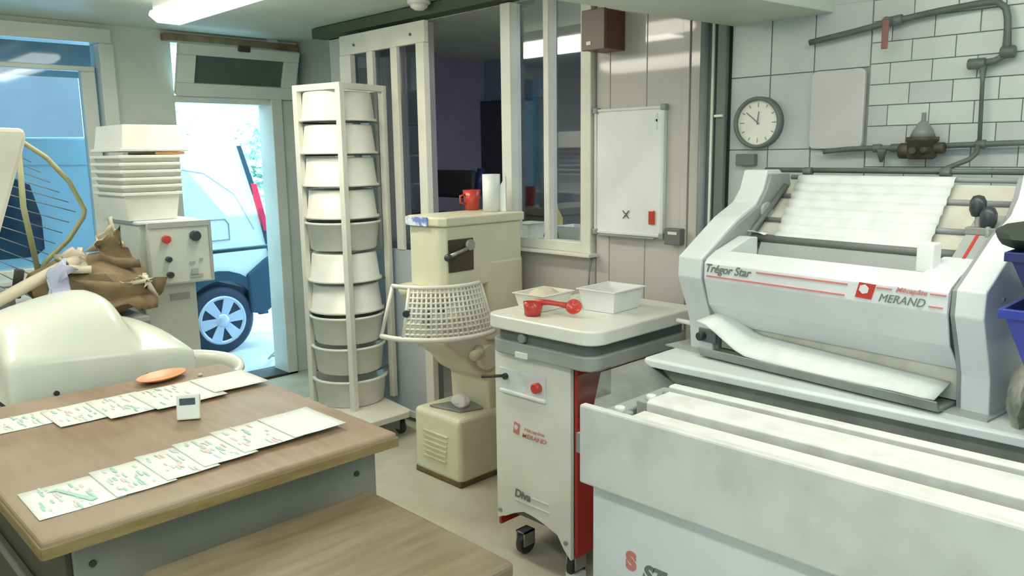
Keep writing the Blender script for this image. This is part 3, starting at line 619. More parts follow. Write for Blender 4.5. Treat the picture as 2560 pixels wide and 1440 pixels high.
# ================================================================== PLANETARY MIXER
pm = root('planetary_mixer', 'old cream planetary mixer with mesh bowl guard', 'mixer', (2.55, 2.95, 0))
put('base_box', MB().box(2.36, 2.76, 2.775, 3.13, .015, .345, .028, 4), 'cream', pm)
put('base_skirt', MB().box(2.362, 2.758, 2.777, 3.128, 0, .03, .006), 'dirt', pm)
vt = MB()
for k in range(6): vt.box(2.352, 2.362, 2.86 + .004 * k, 3.05, .235 - k * .026, .243 - k * .026, .001)
put('vent_slots', vt, 'creamd', pm, kind='stuff')
put('casting', MB().prism([(2.30, .80), (2.80, .80), (2.80, .33), (2.58, .33), (2.57, .50), (2.50, .54), (2.44, .61), (2.30, .72)], 'y', 2.80, 3.09, .02, 3), 'cream', pm)
put('column_back', MB().box(2.56, 2.80, 2.765, 3.10, .70, 1.10, .02, 3), 'cream', pm)
put('head', MB().prism([(2.285, 2.80), (2.31, 2.768), (2.79, 2.768), (2.79, 3.04), (2.32, 3.04), (2.285, 3.01), (2.275, 2.90)], 'z', .985, 1.275, .012, 3), 'cream', pm)
put('head_lid', MB().prism([(2.275, 2.79), (2.30, 2.755), (2.80, 2.755), (2.80, 3.05), (2.31, 3.05), (2.275, 3.02), (2.265, 2.90)], 'z', 1.275, 1.318, .008, 2), 'cream', pm)
put('gear_neck', MB().lathe([(.0, .90), (.10, .90), (.155, .955), (.165, .99), (.0, .99)], 32, Matrix.Translation((2.34, 2.92, 0))), 'creamd', pm)
put('tool_shaft', MB().lathe([(0, .80), (.022, .80), (.025, .9), (0, .91)], 20, Matrix.Translation((2.30, 2.92, 0))), 'steel', pm)
put('lever_plate', MB().box(2.312, 2.462, 2.758, 2.767, 1.065, 1.215, .003), 'plateb', pm, label='dark brown gear lever plate')
lv = put('gear_lever', MB().tube([(2.41, 2.745, 1.17), (2.30, 2.735, 1.145)], .009).cyl((2.43, 2.748, 1.185), (0, 1, 0), .026, .018), 'steel', pm)
put('lever_knob', MB().lathe([(0, -.02), (.016, -.012), (.02, 0), (.016, .012), (0, .02)], 18, Matrix.Translation((2.285, 2.732, 1.14))), 'black', lv)
put('label_sticker', MB().box(2.262, 2.268, 2.85, 3.01, 1.276, 1.317), 'note', pm, label='blue picture sticker').rotation_euler = (0, 0, 0)
# guard
G = Vector((2.325, 2.885, 0)); a0, a1 = math.radians(178), math.radians(292); zt_, zb_, rt_, rb_ = 1.02, .80, .235, .305
def gp(a, s): r_ = rt_ + (rb_ - rt_) * s; return (G.x + r_ * math.cos(a), G.y + r_ * math.sin(a), zt_ + (zb_ - zt_) * s)
gd = put('bowl_guard', MB().tube([gp(a0 + (a1 - a0) * k / 24, 0) for k in range(25)], .010).tube([gp(a0 + (a1 - a0) * k / 24, 1) for k in range(25)], .012).tube([gp(a0, 0), gp(a0, 1)], .009).tube([gp(a1, 0), gp(a1, 1)], .009).tube([gp(math.radians(203), 0), gp(math.radians(203), 1)], .009), 'frame', pm)
gm = MB(); n_ = 19
for k in range(n_ + 1):
    a = math.radians(204) + (a1 - math.radians(204)) * k / n_; P0, P1 = gp(a, .02), gp(a, .98); d = .0036
    gm.tube([P0, P1], .0062, 5)
for j in range(1, 10): gm.tube([gp(math.radians(204) + (a1 - math.radians(204)) * k / 20, j / 10) for k in range(21)], .0062, 5)
put('guard_mesh', gm, 'frame', gd, kind='stuff')
put('guard_catch', MB().cyl(gp(math.radians(203), .5), (-.7, -.7, 0), .016, .03), 'black', gd)
put('pivot_bolt', MB().cyl((2.20, 2.79, .78), (0, 1, 0), .011, .03), 'redp', pm)
put('bowl_arm', MB().tube([(2.52, 2.80, .66), (2.46, 2.74, .66), (2.40, 2.70, .67)], .026), 'creamd', pm); put('bowl_arm', MB().tube([(2.52, 3.06, .66), (2.40, 3.12, .67)], .026), 'creamd', pm)
put('side_boss', MB().cyl((2.56, 2.79, .62), (0, 1, 0), .065, .05), 'cream', pm)
# things on top / at base of the mixer
cp = root('red_cup', 'small red plastic cup on top of the cream mixer', 'cup', (2.70, 3.03, 1.318))
put('cup_wall', MB().lathe([(0, 1.319), (.034, 1.319), (.046, 1.42), (.043, 1.42), (.031, 1.324), (0, 1.324)], 28, Matrix.Translation((2.70, 3.03, 0))), 'redp', cp)
put('cup_handle', MB().tube([(2.66, 3.035, 1.40), (2.635, 3.045, 1.39), (2.635, 3.045, 1.36), (2.665, 3.035, 1.35)], .006), 'redp', cp)
solo('paper_roll', MB().lathe([(.015, 1.319), (.044, 1.319), (.044, 1.50), (.015, 1.50), (.015, 1.319)], 32, Matrix.Translation((2.70, 2.885, 0))), 'plastb', 'upright white paper roll on the cream mixer beside the red cup', 'paper roll', (2.70, 2.885, 1.33))
solo('white_guard_card', MB().prism([(2.80, 1.319), (2.862, 1.319), (2.852, 1.40), (2.835, 1.45), (2.80, 1.49)], 'x', 2.715, 2.722, .001), 'white', 'curved white plastic scraper leaning against the paper roll', 'scraper', (2.72, 2.83, 1.33))
solo('metal_scoop', MB().prism([(2.40, 3.05), (2.44, 2.86), (2.56, 2.82), (2.60, 2.98)], 'z', .346, .358, .004), 'steeld', 'dark metal tray lying on the base of the cream mixer', 'tray', (2.5, 2.93, .346))
solo('crumpled_wrapper', crumple('', (2.49, 2.91, .385), .034, .04, .03, None, '', None, 9), 'plastb', 'crumpled white wrapper on the metal tray at the mixer base', 'wrapper', (2.49, 2.91, .36))

# ================================================================== DOUGH DIVIDER
dv = root('dough_divider', 'white dough divider with red sides and thick white lid', 'dough divider', (2.35, 2.0, 0))
put('lid', MB().prism(rrect(2.015, 2.66, 1.665, 2.215, .07), 'z', .948, 1.0, .010, 3), 'plast', dv)
put('pan_recess', MB().prism(rrect(2.045, 2.63, 1.70, 2.18, .05), 'z', .905, .950), 'gdark', dv)
put('collar', MB().prism(rrect(2.03, 2.64, 1.685, 2.20, .06), 'z', .852, .905, .006), 'gband', dv)
put('red_side', MB().box(2.083, 2.60, 1.795, 1.81, .115, .855, .003), 'red', dv); put('red_side', MB().box(2.083, 2.60, 2.20, 2.215, .115, .855, .003), 'red', dv)
fp = [(2.203, .855), (1.812, .855), (1.812, .105), (1.845, .135), (1.88, .185)] + [(1.88 + .28 * k / 8, .185 + .035 * math.sin(PI / 2 * k / 5) - .012 * max(0, k - 5)) for k in range(1, 9)] + [(2.175, .165), (2.203, .15)]
put('front_panel', MB().prism(fp, 'x', 2.065, 2.085, .003), 'whitem' if 0 else 'plast', dv)
put('body_core', MB().box(2.09, 2.58, 1.82, 2.195, .185, .85), 'gdark', dv)
put('handle_recess', MB().box(2.0595, 2.066, 1.93, 2.175, .70, .785, .003), 'cloth', dv)
put('recess_lip', MB().box(2.052, 2.068, 1.93, 2.17, .688, .702, .004), 'plastb', dv)
put('stop_button', MB().cyl((2.05, 1.965, .742), (1, 0, 0), .019, .03), 'redp', dv, label='orange-red push button')
put('lever', MB().tube([(2.06, 2.14, .755), (2.02, 2.17, .755), (2.0, 2.21, .75)], .006).cyl((2.055, 2.135, .755), (1, 0, 0), .012, .02), 'dark', dv)
for y, z_ in ((2.185, .19), (1.835, .17)): put('screw', MB().cyl((2.063, y, z_), (1, 0, 0), .009, .008), 'gmid', dv)
put('catch', MB().cyl((2.035, 2.02, .925), (1, 0, 0), .018, .02), 'gmid', dv)
put('latch_notch', MB().box(2.024, 2.034, 1.99, 2.05, .852, .872), 'plast', dv)
for x, y in ((2.14, 2.12), (2.14, 1.85), (2.52, 2.12), (2.52, 1.85)):
    c = put('castor', MB().cyl((x, y, .045), (0, 1, 0), .045, .03), 'dark', dv); put('castor_fork', MB().box(x - .03, x + .03, y - .024, y - .018, .04, .10).box(x - .03, x + .03, y + .018, y + .024, .04, .10).box(x - .03, x + .03, y - .024, y + .024, .094, .10), 'steel', c)
put('foot', MB().box(2.10, 2.16, 1.815, 1.87, .0, .03, .004), 'white', dv)
U = (0, -1, 0); Vz = (0, 0, 1)
lg = put('logo', MB().prism([(2.105, .535), (2.075, .53), (2.068, .575), (2.098, .58)], 'x', 2.0625, 2.066), 'pinkr', dv)
put('logo_hexagon', MB().prism([(2.088 + .011 * math.cos(k * PI / 3), .559 + .011 * math.sin(k * PI / 3)) for k in range(6)], 'x', 2.0615, 2.063), 'white', lg)
text('lettering', 'MERAND', .024, (2.0625, 2.055, .528), U, Vz, 'pinkr', dv, .2, .0002, .125)
text('lettering', 'Mécapâte', .018, (2.0625, 2.045, .556), U, Vz, 'pinkr', dv, .2, 0, .105)
text('lettering', 'Diva', .046, (2.0625, 2.10, .275), U, Vz, 'print', dv, .2, .0012, .085)
put('stripe', MB().box(2.0615, 2.065, 1.92, 2.01, .290, .294), 'pgrey', dv); put('stripe', MB().box(2.0615, 2.065, 1.915, 2.10, .258, .262), 'pgrey', dv)
# things on the divider lid
def tray(x0, x1, y0, y1, z0, h, rot, m, label):
    o = root('plastic_tray', label, 'tray', ((x0 + x1) / 2, (y0 + y1) / 2, z0)); c = Vector(((x0 + x1) / 2, (y0 + y1) / 2, z0))
    A = Matrix.Translation(c) @ Matrix.Rotation(rot, 4, 'Z'); a, b_ = (x1 - x0) / 2, (y1 - y0) / 2; i = .015
    def rg(q, z): return [(-a + q, -b_ + q, z), (a - q, -b_ + q, z), (a - q, b_ - q, z), (-a + q, b_ - q, z)]
    v_ = rg(i, 0) + rg(0, h) + rg(.005, h) + rg(i + .005, .004); f = [(0, 1, 2, 3), (12, 13, 14, 15)]
    for k in range(4):
        n_ = (k + 1) % 4; f += [(k, n_, 4 + n_, 4 + k), (4 + k, 4 + n_, 8 + n_, 8 + k), (8 + k, 8 + n_, 12 + n_, 12 + k)]
    put('tray_body', MB()._add(v_, f, T=A, bev=.001, seg=1), m, o)
    r4 = MB(); r4.box(-a - .006, a + .006, -b_ - .006, -b_ + .002, h - .004, h, .001, T=A).box(-a - .006, a + .006, b_ - .002, b_ + .006, h - .004, h, .001, T=A).box(-a - .006, -a + .002, -b_, b_, h - .004, h, .001, T=A).box(a - .002, a + .006, -b_, b_, h - .004, h, .001, T=A)
    put('rim', r4, m, o); return o
tray(2.30, 2.50, 1.81, 1.98, 1.001, .085, .05, 'plastb', 'bright white rectangular tub at the right on the divider lid')
tray(2.15, 2.33, 2.03, 2.18, 1.001, .065, .05, 'plast', 'off-white rectangular tub filled with flour on the divider lid')
fm = crumple('', (2.24, 2.105, 1.035), .068, .056, .045, None, '', None, 21, .12)
solo('flour_heap', fm, 'bagc', 'heap of flour inside the off-white tub', 'flour', (2.24, 2.105, 1.01), kind='stuff')
sc_ = root('red_scoop', 'red plastic scoop lying across the divider lid', 'scoop', (2.12, 1.99, 1.0))
put('scoop_cup', MB().lathe([(0, 0), (.030, 0), (.038, .05), (.035, .05), (.028, .004), (0, .004)], 28, Matrix.Translation((2.10, 2.03, 1.002)) @ Matrix.Rotation(.08, 4, 'Y')), 'redp', sc_)
put('scoop_handle', MB().tube([(2.105, 2.02, 1.052), (2.14, 1.985, 1.050), (2.16, 1.95, 1.045), (2.175, 1.925, 1.040)], [.013, .010, .009, .012]), 'redp', sc_)
put('spoon_bowl', MB().lathe([(0, -.006), (.022, -.003), (.03, .006), (.027, .006), (.02, 0), (0, -.002)], 26, Matrix.Translation((2.185, 1.90, 1.036)) @ Matrix.Rotation(-.9, 4, 'Y') @ Matrix.Rotation(.5, 4, 'X')), 'redp', sc_)

# ================================================================== THINGS ON THE RIGHT WALL
wb = root('whiteboard', 'small white wall board with grey plastic corners', 'whiteboard', (2.87, 2.17, 1.5))
put('board', MB().box(2.872, 2.886, 1.995, 2.362, 1.235, 1.785), 'plastb', wb)
put('board_frame', MB().box(2.866, 2.888, 1.988, 2.000, 1.235, 1.785, .002).box(2.866, 2.888, 2.357, 2.369, 1.235, 1.785, .002).box(2.866, 2.888, 2.0, 2.357, 1.778, 1.790, .002).box(2.866, 2.888, 2.0, 2.357, 1.230, 1.242, .002), 'white', wb)
for y in (1.994, 2.363):
    for z_ in (1.236, 1.784): put('corner_cap', MB().box(2.861, 2.889, y - .013, y + .013, z_ - .013, z_ + .013, .004), 'gmid', wb)
put('pen_ledge', MB().box(2.845, 2.868, 2.02, 2.33, 1.222, 1.229, .001), 'gmid', wb)
solo('red_magnet', MB().box(2.862, 2.872, 2.03, 2.06, 1.285, 1.345, .003), 'redp', 'red rectangular magnet low on the whiteboard', 'magnet', (2.868, 2.045, 1.31))
mg = MB()
for k in range(4):
    mg.prism([(2.186 + .004 * math.cos(k * PI / 2 + .5), 1.322 + .004 * math.sin(k * PI / 2 + .5)), (2.186 + .024 * math.cos(k * PI / 2 + .75), 1.322 + .026 * math.sin(k * PI / 2 + .75)), (2.186 + .004 * math.cos(k * PI / 2 + 1.2), 1.322 + .004 * math.sin(k * PI / 2 + 1.2)), (2.186 - .004, 1.322)], 'x', 2.864, 2.872)
solo('grey_magnet', mg, 'gdark', 'grey star-shaped magnet near the bottom of the whiteboard', 'magnet', (2.868, 2.186, 1.32))
solo('wall_scribble', MB().box(2.8705, 2.872, 2.025, 2.033, 1.69, 1.76).box(2.8705, 2.872, 2.02, 2.04, 1.725, 1.735), 'pgrey', 'faint grey mark at the top right of the whiteboard', 'mark', (2.871, 2.03, 1.73))
sk = root('wall_socket', 'grey electrical socket box under the right corner of the whiteboard', 'socket', (2.87, 1.92, 1.24))
put('socket_box', MB().box(2.845, 2.885, 1.885, 1.965, 1.205, 1.275, .004), 'gdark', sk); put('socket_label', MB().box(2.843, 2.846, 1.90, 1.945, 1.25, 1.262), 'plast', sk)
solo('wall_cable', MB().tube([(2.875, 2.385, 1.13), (2.872, 2.40, 1.05), (2.872, 2.41, .9), (2.872, 2.41, .5)], .005, 6), 'gmid', 'thin grey cable dropping from the glazed partition sill', 'cable', (2.87, 2.4, .8))
spb = root('brown_speaker', 'brown box speaker high on the wall above the partition', 'speaker', (2.80, 2.28, 2.1))
put('speaker_case', MB().box(2.76, 2.888, 2.215, 2.338, 2.035, 2.20, .003), 'brown', spb)
put('speaker_front', MB().box(2.742, 2.76, 2.213, 2.34, 2.033, 2.202, .003), 'brownl', spb)
put('badge', MB().box(2.738, 2.743, 2.285, 2.31, 2.055, 2.07), 'plast', spb)
ck = root('wall_clock', 'round white wall clock with dark rim above the moulding machine', 'clock', (2.88, 1.56, 1.70))
CT = Matrix.Translation((2.888, 1.560, 1.703)) @ Matrix.Rotation(-PI / 2, 4, 'Y')
put('rim', MB().lathe([(.082, .0), (.098, .0), (.098, .028), (.090, .034), (.084, .030), (.084, .016), (.082, .0)], 56, CT), 'gdark', ck)
put('face', MB().lathe([(0, 0), (.086, 0), (.086, .017), (0, .017)], 48, CT, smooth=False), 'plast', ck)
hm = MB()
for k in range(12):
    a = k * PI / 6; hm.box(-.002, .002, .064 if k % 3 else .058, .076, .0172, .018, T=CT @ Matrix.Rotation(a, 4, 'Z'))
put('hour_marks', hm, 'gmid', ck, kind='stuff')
put('minute_hand', MB().box(-.0015, .0015, -.008, .062, .019, .020, T=CT @ Matrix.Rotation(-.68, 4, 'Z')), 'gdark', ck)
put('hour_hand', MB().box(-.002, .002, -.008, .042, .021, .022, T=CT @ Matrix.Rotation(-1.68, 4, 'Z')), 'gdark', ck)
solo('small_wall_box', MB().box(2.86, 2.89, 1.565, 1.645, 1.54, 1.585, .003), 'gdark', 'small dark box on the wall below the clock', 'box', (2.875, 1.6, 1.56))
solo('pale_wall_panel', MB().prism(rrect(1.16, 1.353, 1.600, 1.876, .02, 4), 'x', 2.868, 2.889, .004), 'pinkp', 'pale pinkish panel fixed to the tiled wall behind the pipes', 'panel', (2.88, 1.255, 1.74))
# gas pipes
XP = 2.855
up_ = solo('upper_gas_pipe', MB().tube([(XP, 1.36, 1.978), (XP, 1.21, 1.997), (XP, 1.083, 2.016), (XP, .93, 2.032), (XP, .80, 2.040), (XP, .765, 2.037), (XP, .742, 2.015), (XP, .735, 1.985), (XP, .729, 1.90), (XP, .735, 1.875), (XP, .76, 1.862), (XP, .80, 1.857)], .0105), 'pipe', 'upper grey gas pipe bending down at the right of the tiled wall', 'pipe', (XP, 1.0, 1.97))
put('coupling', MB().cyl((XP, 1.065, 2.018), (0, 1, -.1), .017, .045), 'pipe', up_); put('coupling', MB().cyl((XP, 1.10, 2.014), (0, 1, -.1), .015, .015), 'pipe', up_)
put('valve_body', MB().cyl((XP - .015, 1.083, 2.016), (1, 0, 0), .014, .045), 'pipe', up_)
put('valve_handle', MB().box(XP - .045, XP - .038, 1.070, 1.092, 1.925, 2.02, .003), 'handle', up_, label='reddish brown valve handle')
put('elbow', MB().cyl((XP, .726, 1.885), (0, 1, 0), .019, .04), 'pipe', up_); put('elbow', MB().cyl((XP, .81, 1.857), (0, 1, 0), .017, .05), 'pipe', up_)
put('drop_pipe', MB().tube([(XP, .792, 1.85), (XP, .79, 1.80), (XP - .002, .784, 1.62)], [.012, .0065, .0065]), 'pipe', up_)
lp = solo('lower_gas_pipe', MB().tube([(XP, 1.288, 1.590), (XP, 1.20, 1.598), (XP, 1.13, 1.600), (XP, 1.0, 1.600), (XP, .85, 1.606), (XP, .6, 1.612)], .0095), 'pipe', 'lower grey gas pipe with regulator across the tiled wall', 'pipe', (XP, .95, 1.6))
put('drip_valve', MB().lathe([(0, 0), (.004, .0), (.016, .035), (.016, .045), (0, .045)], 16, Matrix.Translation((XP - .01, 1.08, 1.552))), 'pipe', lp)
for y, z_ in ((1.10, 1.6), (1.04, 1.6), (.78, 1.608)): put('union', MB().cyl((XP, y, z_), (0, 1, 0), .014, .03), 'pipe', lp)
rg = put('regulator_body', MB().lathe([(0, .0), (.036, .0), (.045, .008), (.045, .055), (.05, .06), (.05, .072), (0, .072)], 28, Matrix.Translation((XP - .03, .945, 1.562))), 'brass', lp)
put('regulator_cap', MB().lathe([(.04, 0), (.03, .025), (.014, .05), (.007, .055), (.007, .08), (0, .08)], 24, Matrix.Translation((XP - .03, .945, 1.632))), 'pipeg', rg)
for c_, a_x, r_, h_ in (((XP - .075, .955, 1.59), (1, 0, 0), .012, .03), ((XP - .07, .92, 1.592), (1, -.4, 0), .011, .03), ((XP - .03, .995, 1.59), (0, 1, 0), .026, .04), ((XP - .03, .895, 1.598), (0, 1, 0), .018, .04)): put('regulator_port', MB().cyl(c_, a_x, r_, h_), 'brass', rg)
put('flexible_hose', MB().tube([(XP - .01, .785, 1.605), (XP - .02, .785, 1.58), (XP - .04, .80, 1.56), (XP - .06, .84, 1.54), (XP - .08, .88, 1.52)], .008), 'pipe', lp)
# vertical pipes in the column recess
solo('grey_riser_pipe', MB().tube([(2.85, 1.79, .0), (2.85, 1.79, 2.39)], .017), 'pipeg', 'grey vertical riser pipe at the left of the dark recess', 'pipe', (2.85, 1.79, 0))
solo('thin_riser_pipe', MB().tube([(2.86, 1.757, .0), (2.86, 1.757, 2.39)], .006), 'plast', 'thin pale vertical pipe in front of the dark recess', 'pipe', (2.86, 1.757, 0))
dp = solo('dark_riser_pipe', MB().box(2.862, 2.889, 1.70, 1.742, 0, 2.39, .006), 'gdark', 'dark brown square riser at the right of the recess', 'pipe', (2.87, 1.72, 0))
put('clip', MB().box(2.85, 2.865, 1.705, 1.742, 1.73, 1.74, .002), 'plast', dp)

# ================================================================== STAND, OUTFEED TABLE
sn = root('moulder_stand', 'white stand cabinet with floured outfeed conveyor under the moulding machine', 'stand', (2.1, .5, 0))
Y0, Y1 = -.9, 1.31
put('front_board', MB().box(1.527, 1.553, Y0, Y1, .733, .95, .006), 'marble', sn, label='pale floury front board')
put('cabinet', MB().box(1.562, 2.80, Y0, 1.292, .06, .80, .005), 'whitem', sn)
put('plinth', MB().box(1.62, 2.7, Y0 + .05, 1.25, 0, .06), 'dark', sn)
put('top_plate', MB().prism([(2.025, .925), (2.025, .946), (2.035, .952), (2.85, .952), (2.85, .925)], 'y', Y0, 1.465, .003), 'whitem', sn)
put('back_panel', MB().box(2.06, 2.85, Y0, 1.44, .80, .925), 'steeld', sn)
put('trough_floor', MB().box(1.556, 2.06, Y0, 1.345, .80, .855), 'steeld', sn)
put('slat', MB().prism([(1.838, .87), (1.840, .940), (1.845, .944), (1.872, .944), (1.876, .87)], 'y', Y0, 1.245, .002), 'flour', sn, label='thin floured slat')
put('slat', MB().prism([(1.693, .88), (1.693, .935), (1.702, .943), (1.800, .943), (1.805, .88)], 'y', Y0, 1.215, .003), 'flour', sn, label='wide floured slat')
put('slat', MB().prism([(1.562, .88), (1.564, .926), (1.572, .930), (1.650, .930), (1.655, .88)], 'y', Y0, 1.19, .003), 'flour', sn, label='front floured slat')
for x in (1.61, 1.75, 1.87):
    q_ = put('slat_clip', MB().box(x - .028, x + .028, 1.215, 1.27, .87, .925, .004), 'gband', sn); put('clip_knob', MB().cyl((x, 1.24, .932), (0, 0, 1), .014, .014), 'white', q_)
put('chain_guide', MB().box(1.60, 1.95, 1.28, 1.335, .845, .90, .006), 'gband', sn)
def quadsheet(A_, B_, C_, D_, n=4):
    A_, B_, C_, D_ = map(Vector, (A_, B_, C_, D_)); return [[tuple((A_ * (1 - i / n) + B_ * (i / n)) * (1 - j / n) + (D_ * (1 - i / n) + C_ * (i / n)) * (j / n)) for j in range(n + 1)] for i in range(n + 1)]
put('side_tray', MB().grid(quadsheet((1.82, 1.475, .944), (2.08, 1.475, .944), (2.02, 1.33, .875), (1.60, 1.33, .885)), .003), 'steeld', sn)
put('side_skirt', MB().prism([(1.60, .80), (1.60, .885), (2.06, .885), (2.06, .80)], 'y', 1.338, 1.345), 'gband', sn)
put('clear_flap', MB().box(1.615, 1.76, 1.388, 1.391, .87, .992, .001), 'acryl', sn)
text('lettering', 'S', .066, (1.5605, 1.178, .528), U, Vz, 'pinkr', sn, 0, .004)
text('lettering', 'ST', .060, (1.5605, 1.125, .515), U, Vz, 'print', sn, .25, .003)

# ================================================================== MOULDER (local x = depth, local y = along, z up)
MO = Vector((2.238, 1.43, 0)); wv = Vector((-.128, -.992, 0)).normalized(); ex = Vector((-wv.y, wv.x, 0))
MT = Matrix(((ex.x, wv.x, 0, MO.x), (ex.y, wv.y, 0, MO.y), (0, 0, 1, 0), (0, 0, 0, 1)))
def LP(x, t_, z): return tuple(MT @ Vector((x, t_, z)))
mo = root('moulding_machine', 'white dough moulding machine with sloping canvas belt on the stand', 'moulding machine', LP(.2, .45, .955))
def ml(name, mb, m, parent=None, **k): return put(name, mb.xf(MT), m, parent or mo, **k)
prof = [(.0, .953), (-.011, 1.047), (-.03, 1.10), (-.073, 1.202), (-.071, 1.266), (.10, 1.382), (.196, 1.428), (.232, 1.470), (.255, 1.534), (.325, 1.534), (.42, 1.45), (.50, 1.25), (.52, .953)]
def colm(t0, t1):
    ml('side_column', MB().prism(prof, 'y', t0, t1, .004), 'whitem')
colm(0, .092); colm(.858, .925)
# grey seal strips next to columns
for t0, t1 in ((.092, .106), (.844, .858)):
    ml('seal_strip', MB().prism([(.01, .953), (-.003, 1.047), (-.022, 1.10), (-.064, 1.202), (-.062, 1.262), (.105, 1.372), (.2, 1.418), (.24, 1.47), (.26, 1.52), (.36, 1.52), (.50, .953)], 'y', t0, t1, .002), 'gmid')
ml('foot_pad', MB().box(-.045, .50, -.07, .94, .952, .957, 0), 'gband')
# hood front
H0, H1 = .108, .842
ml('hood_panel', MB().prism([(.012, 1.052), (-.048, 1.12), (-.074, 1.205), (-.074, 1.255), (-.062, 1.268), (-.018, 1.292), (-.012, 1.286), (-.056, 1.258), (-.062, 1.20), (-.04, 1.12), (.02, 1.056)], 'y', H0, H1, .002), 'whitem')
ml('hood_shoulder', MB().prism([(-.02, 1.291), (.09, 1.328), (.13, 1.325), (.13, 1.25), (-.02, 1.27)], 'y', H0, .155, .004), 'whitem')
ml('hood_shoulder', MB().prism([(-.02, 1.291), (.08, 1.322), (.12, 1.318), (.12, 1.25), (-.02, 1.27)], 'y', .752, H1, .004), 'whitem')
ml('hopper_wall', MB().prism([(.16, 1.318), (.10, 1.17), (.09, 1.17), (.15, 1.318)], 'y', .155, .752), 'gband')
ml('hopper_floor', MB().prism([(-.012, 1.255), (.095, 1.175), (.095, 1.165), (-.03, 1.24)], 'y', .155, .752), 'gband')
ml('hopper_block', MB().box(.0, .045, .722, .766, 1.285, 1.362, .005), 'plastb')
ml('machine_core', MB().prism([(.02, .97), (.02, 1.16), (.17, 1.29), (.42, 1.45), (.48, 1.25), (.5, .97)], 'y', .11, .84), 'belt')
ro = ml('front_roller', MB(). tube([(.155, .11, 1.318), (.155, .84, 1.318)], .014, 16), 'gdark')
# canvas slope: belt with bars, white ribbed cloth in the middle
a_, b__ = Vector((.150, 1.30)), Vector((.42, 1.53)); nrm = Vector((-(b__ - a_).y, (b__ - a_).x)).normalized()
def sl(s, off=0): q = a_ + (b__ - a_) * s + nrm * off; return q.x, q.y
ml('backing_belt', MB().prism([sl(.03), sl(.84), sl(.84, -.02), sl(.03, -.02)], 'y', .11, .84), 'belt')
for s in (.06, .30, .62, .88):
    ml('cross_bar', MB().tube([(sl(s, .006)[0], .10, sl(s, .006)[1]), (sl(s, .006)[0], .85, sl(s, .006)[1])], .008), 'gmid')
rows = []
for i in range(57):
    s = .02 + .86 * i / 56
    o_ = .018 + .007 * abs(math.sin(i / 56 * PI * 8))
    x_, z_ = sl(s, o_); tl_ = .205 - .068 * (i / 56); tr_ = .682 - .04 * (i / 56)
    rows.append([(x_, tl_ + (tr_ - tl_) * j / 12, z_) for j in range(13)])
ml('ribbed_cloth', MB().grid(rows, .003), 'cloth', label='white ribbed canvas sheet')
ml('top_bar', MB().tube([(.405, -.02, 1.530), (.41, .86, 1.530)], .009), 'pipe')
for q_ in (.15, .60): ml('bar_bracket', MB().cyl((.40, q_, 1.526), (0, 1, 0), .014, .03), 'pipe')
ml('side_arm', MB().tube([(.12, .105, 1.30), (.20, .12, 1.38), (.33, .115, 1.48)], .009), 'gdark')
ml('side_disc', MB().cyl((.23, .112, 1.40), (0, 1, 0), .03, .012), 'gband')
ml('white_rag', MB().grid([[(.14 + .03 * math.sin(i), .09 + .02 * j, 1.335 + .006 * math.sin(i * 2 + j)) for j in range(5)] for i in range(4)], .002), 'cloth')
ml('guide_bar', MB().box(.135, .15, .765, .85, 1.322, 1.332, .002), 'dark')
# lever unit at the right
lu = ml('adjuster_plate', MB().prism([(.075, 1.315), (.215, 1.425), (.25, 1.40), (.12, 1.29)], 'y', .772, .842, .003), 'gband')
ml('scale_stripe', MB().prism([(.073, 1.317), (.20, 1.417), (.205, 1.412), (.08, 1.311)], 'y', .800, .807), 'redp', lu)
ml('lever_arm', MB().tube([(.16, .80, 1.34), (.19, .785, 1.43)], .008).tube([(.15, .83, 1.34), (.16, .822, 1.41)], .008).box(.15, .22, .77, .845, 1.375, 1.395, .003), 'steeld')
for x, t_, z_ in ((.19, .782, 1.447), (.165, .820, 1.420)):
    ml('lever_knob', MB().lathe([(0, -.030), (.013, -.026), (.020, -.01), (.020, .012), (.013, .026), (0, .030)], 20, Matrix.Translation((x, t_, z_))), 'black')
# cloth flap and discharge tray
ml('discharge_tray', MB().prism([(-.075, .958), (-.088, .985), (-.083, .987), (-.066, .966), (.06, .966), (.06, .958)], 'y', .10, .84, .001), 'steeld')
rows = []
for i in range(25):
    u = i / 24; t_ = .125 + .70 * u
    k = max(0, 1 - u / .22); k = k * k * (3 - 2 * k)
    fx = -.078 - .012 * k + .01 * (1 if u > .97 else 0); fz = .984 + .088 * k + (.004 * math.sin(u * 9)); rx = .015 - .02 * k; rz = 1.045 - .03 * u + .050 * k
    rows.append([(rx + (fx - rx) * (j / 8), t_ - .03 * k * (j / 8), rz + (fz - rz) * ((j / 8) ** (1.0 + .6 * math.sin(u * PI)))) for j in range(9)])
ml('outfeed_cloth', MB().grid(rows, .003), 'cloth', label='white canvas apron curling up at the left')
ml('side_knob', MB().cyl((-.02, .06, 1.005), (1, 0, 0), .014, .03), 'black'); ml('knob_plate', MB().box(-.012, -.002, .04, .11, .985, 1.03, .003), 'gdark')
ml('side_handle', MB().tube([(.0, -.06, 1.035), (.0, .01, 1.035)], .008), 'plastb')
ml('side_screw', MB().cyl((.02, .927, 1.24), (0, 1, 0), .006, .006), 'gmid')
XF = -.0755
def lt(s, size, t_, z, m, shear=0, bold=0, width=None, xx=XF): return text('lettering', s, size, LP(xx, t_, z), wv, (0, 0, 1), m, mo, shear, bold, width)
lt('Trégor Star', .036, .118, 1.229, 'print', .35, .0005, .165)
lt('MERAND', .030, .672, 1.213, 'print', .35, 0, .118)
lt('Mécapâte', .018, .715, 1.243, 'pinkr', .35, .0001, .078)
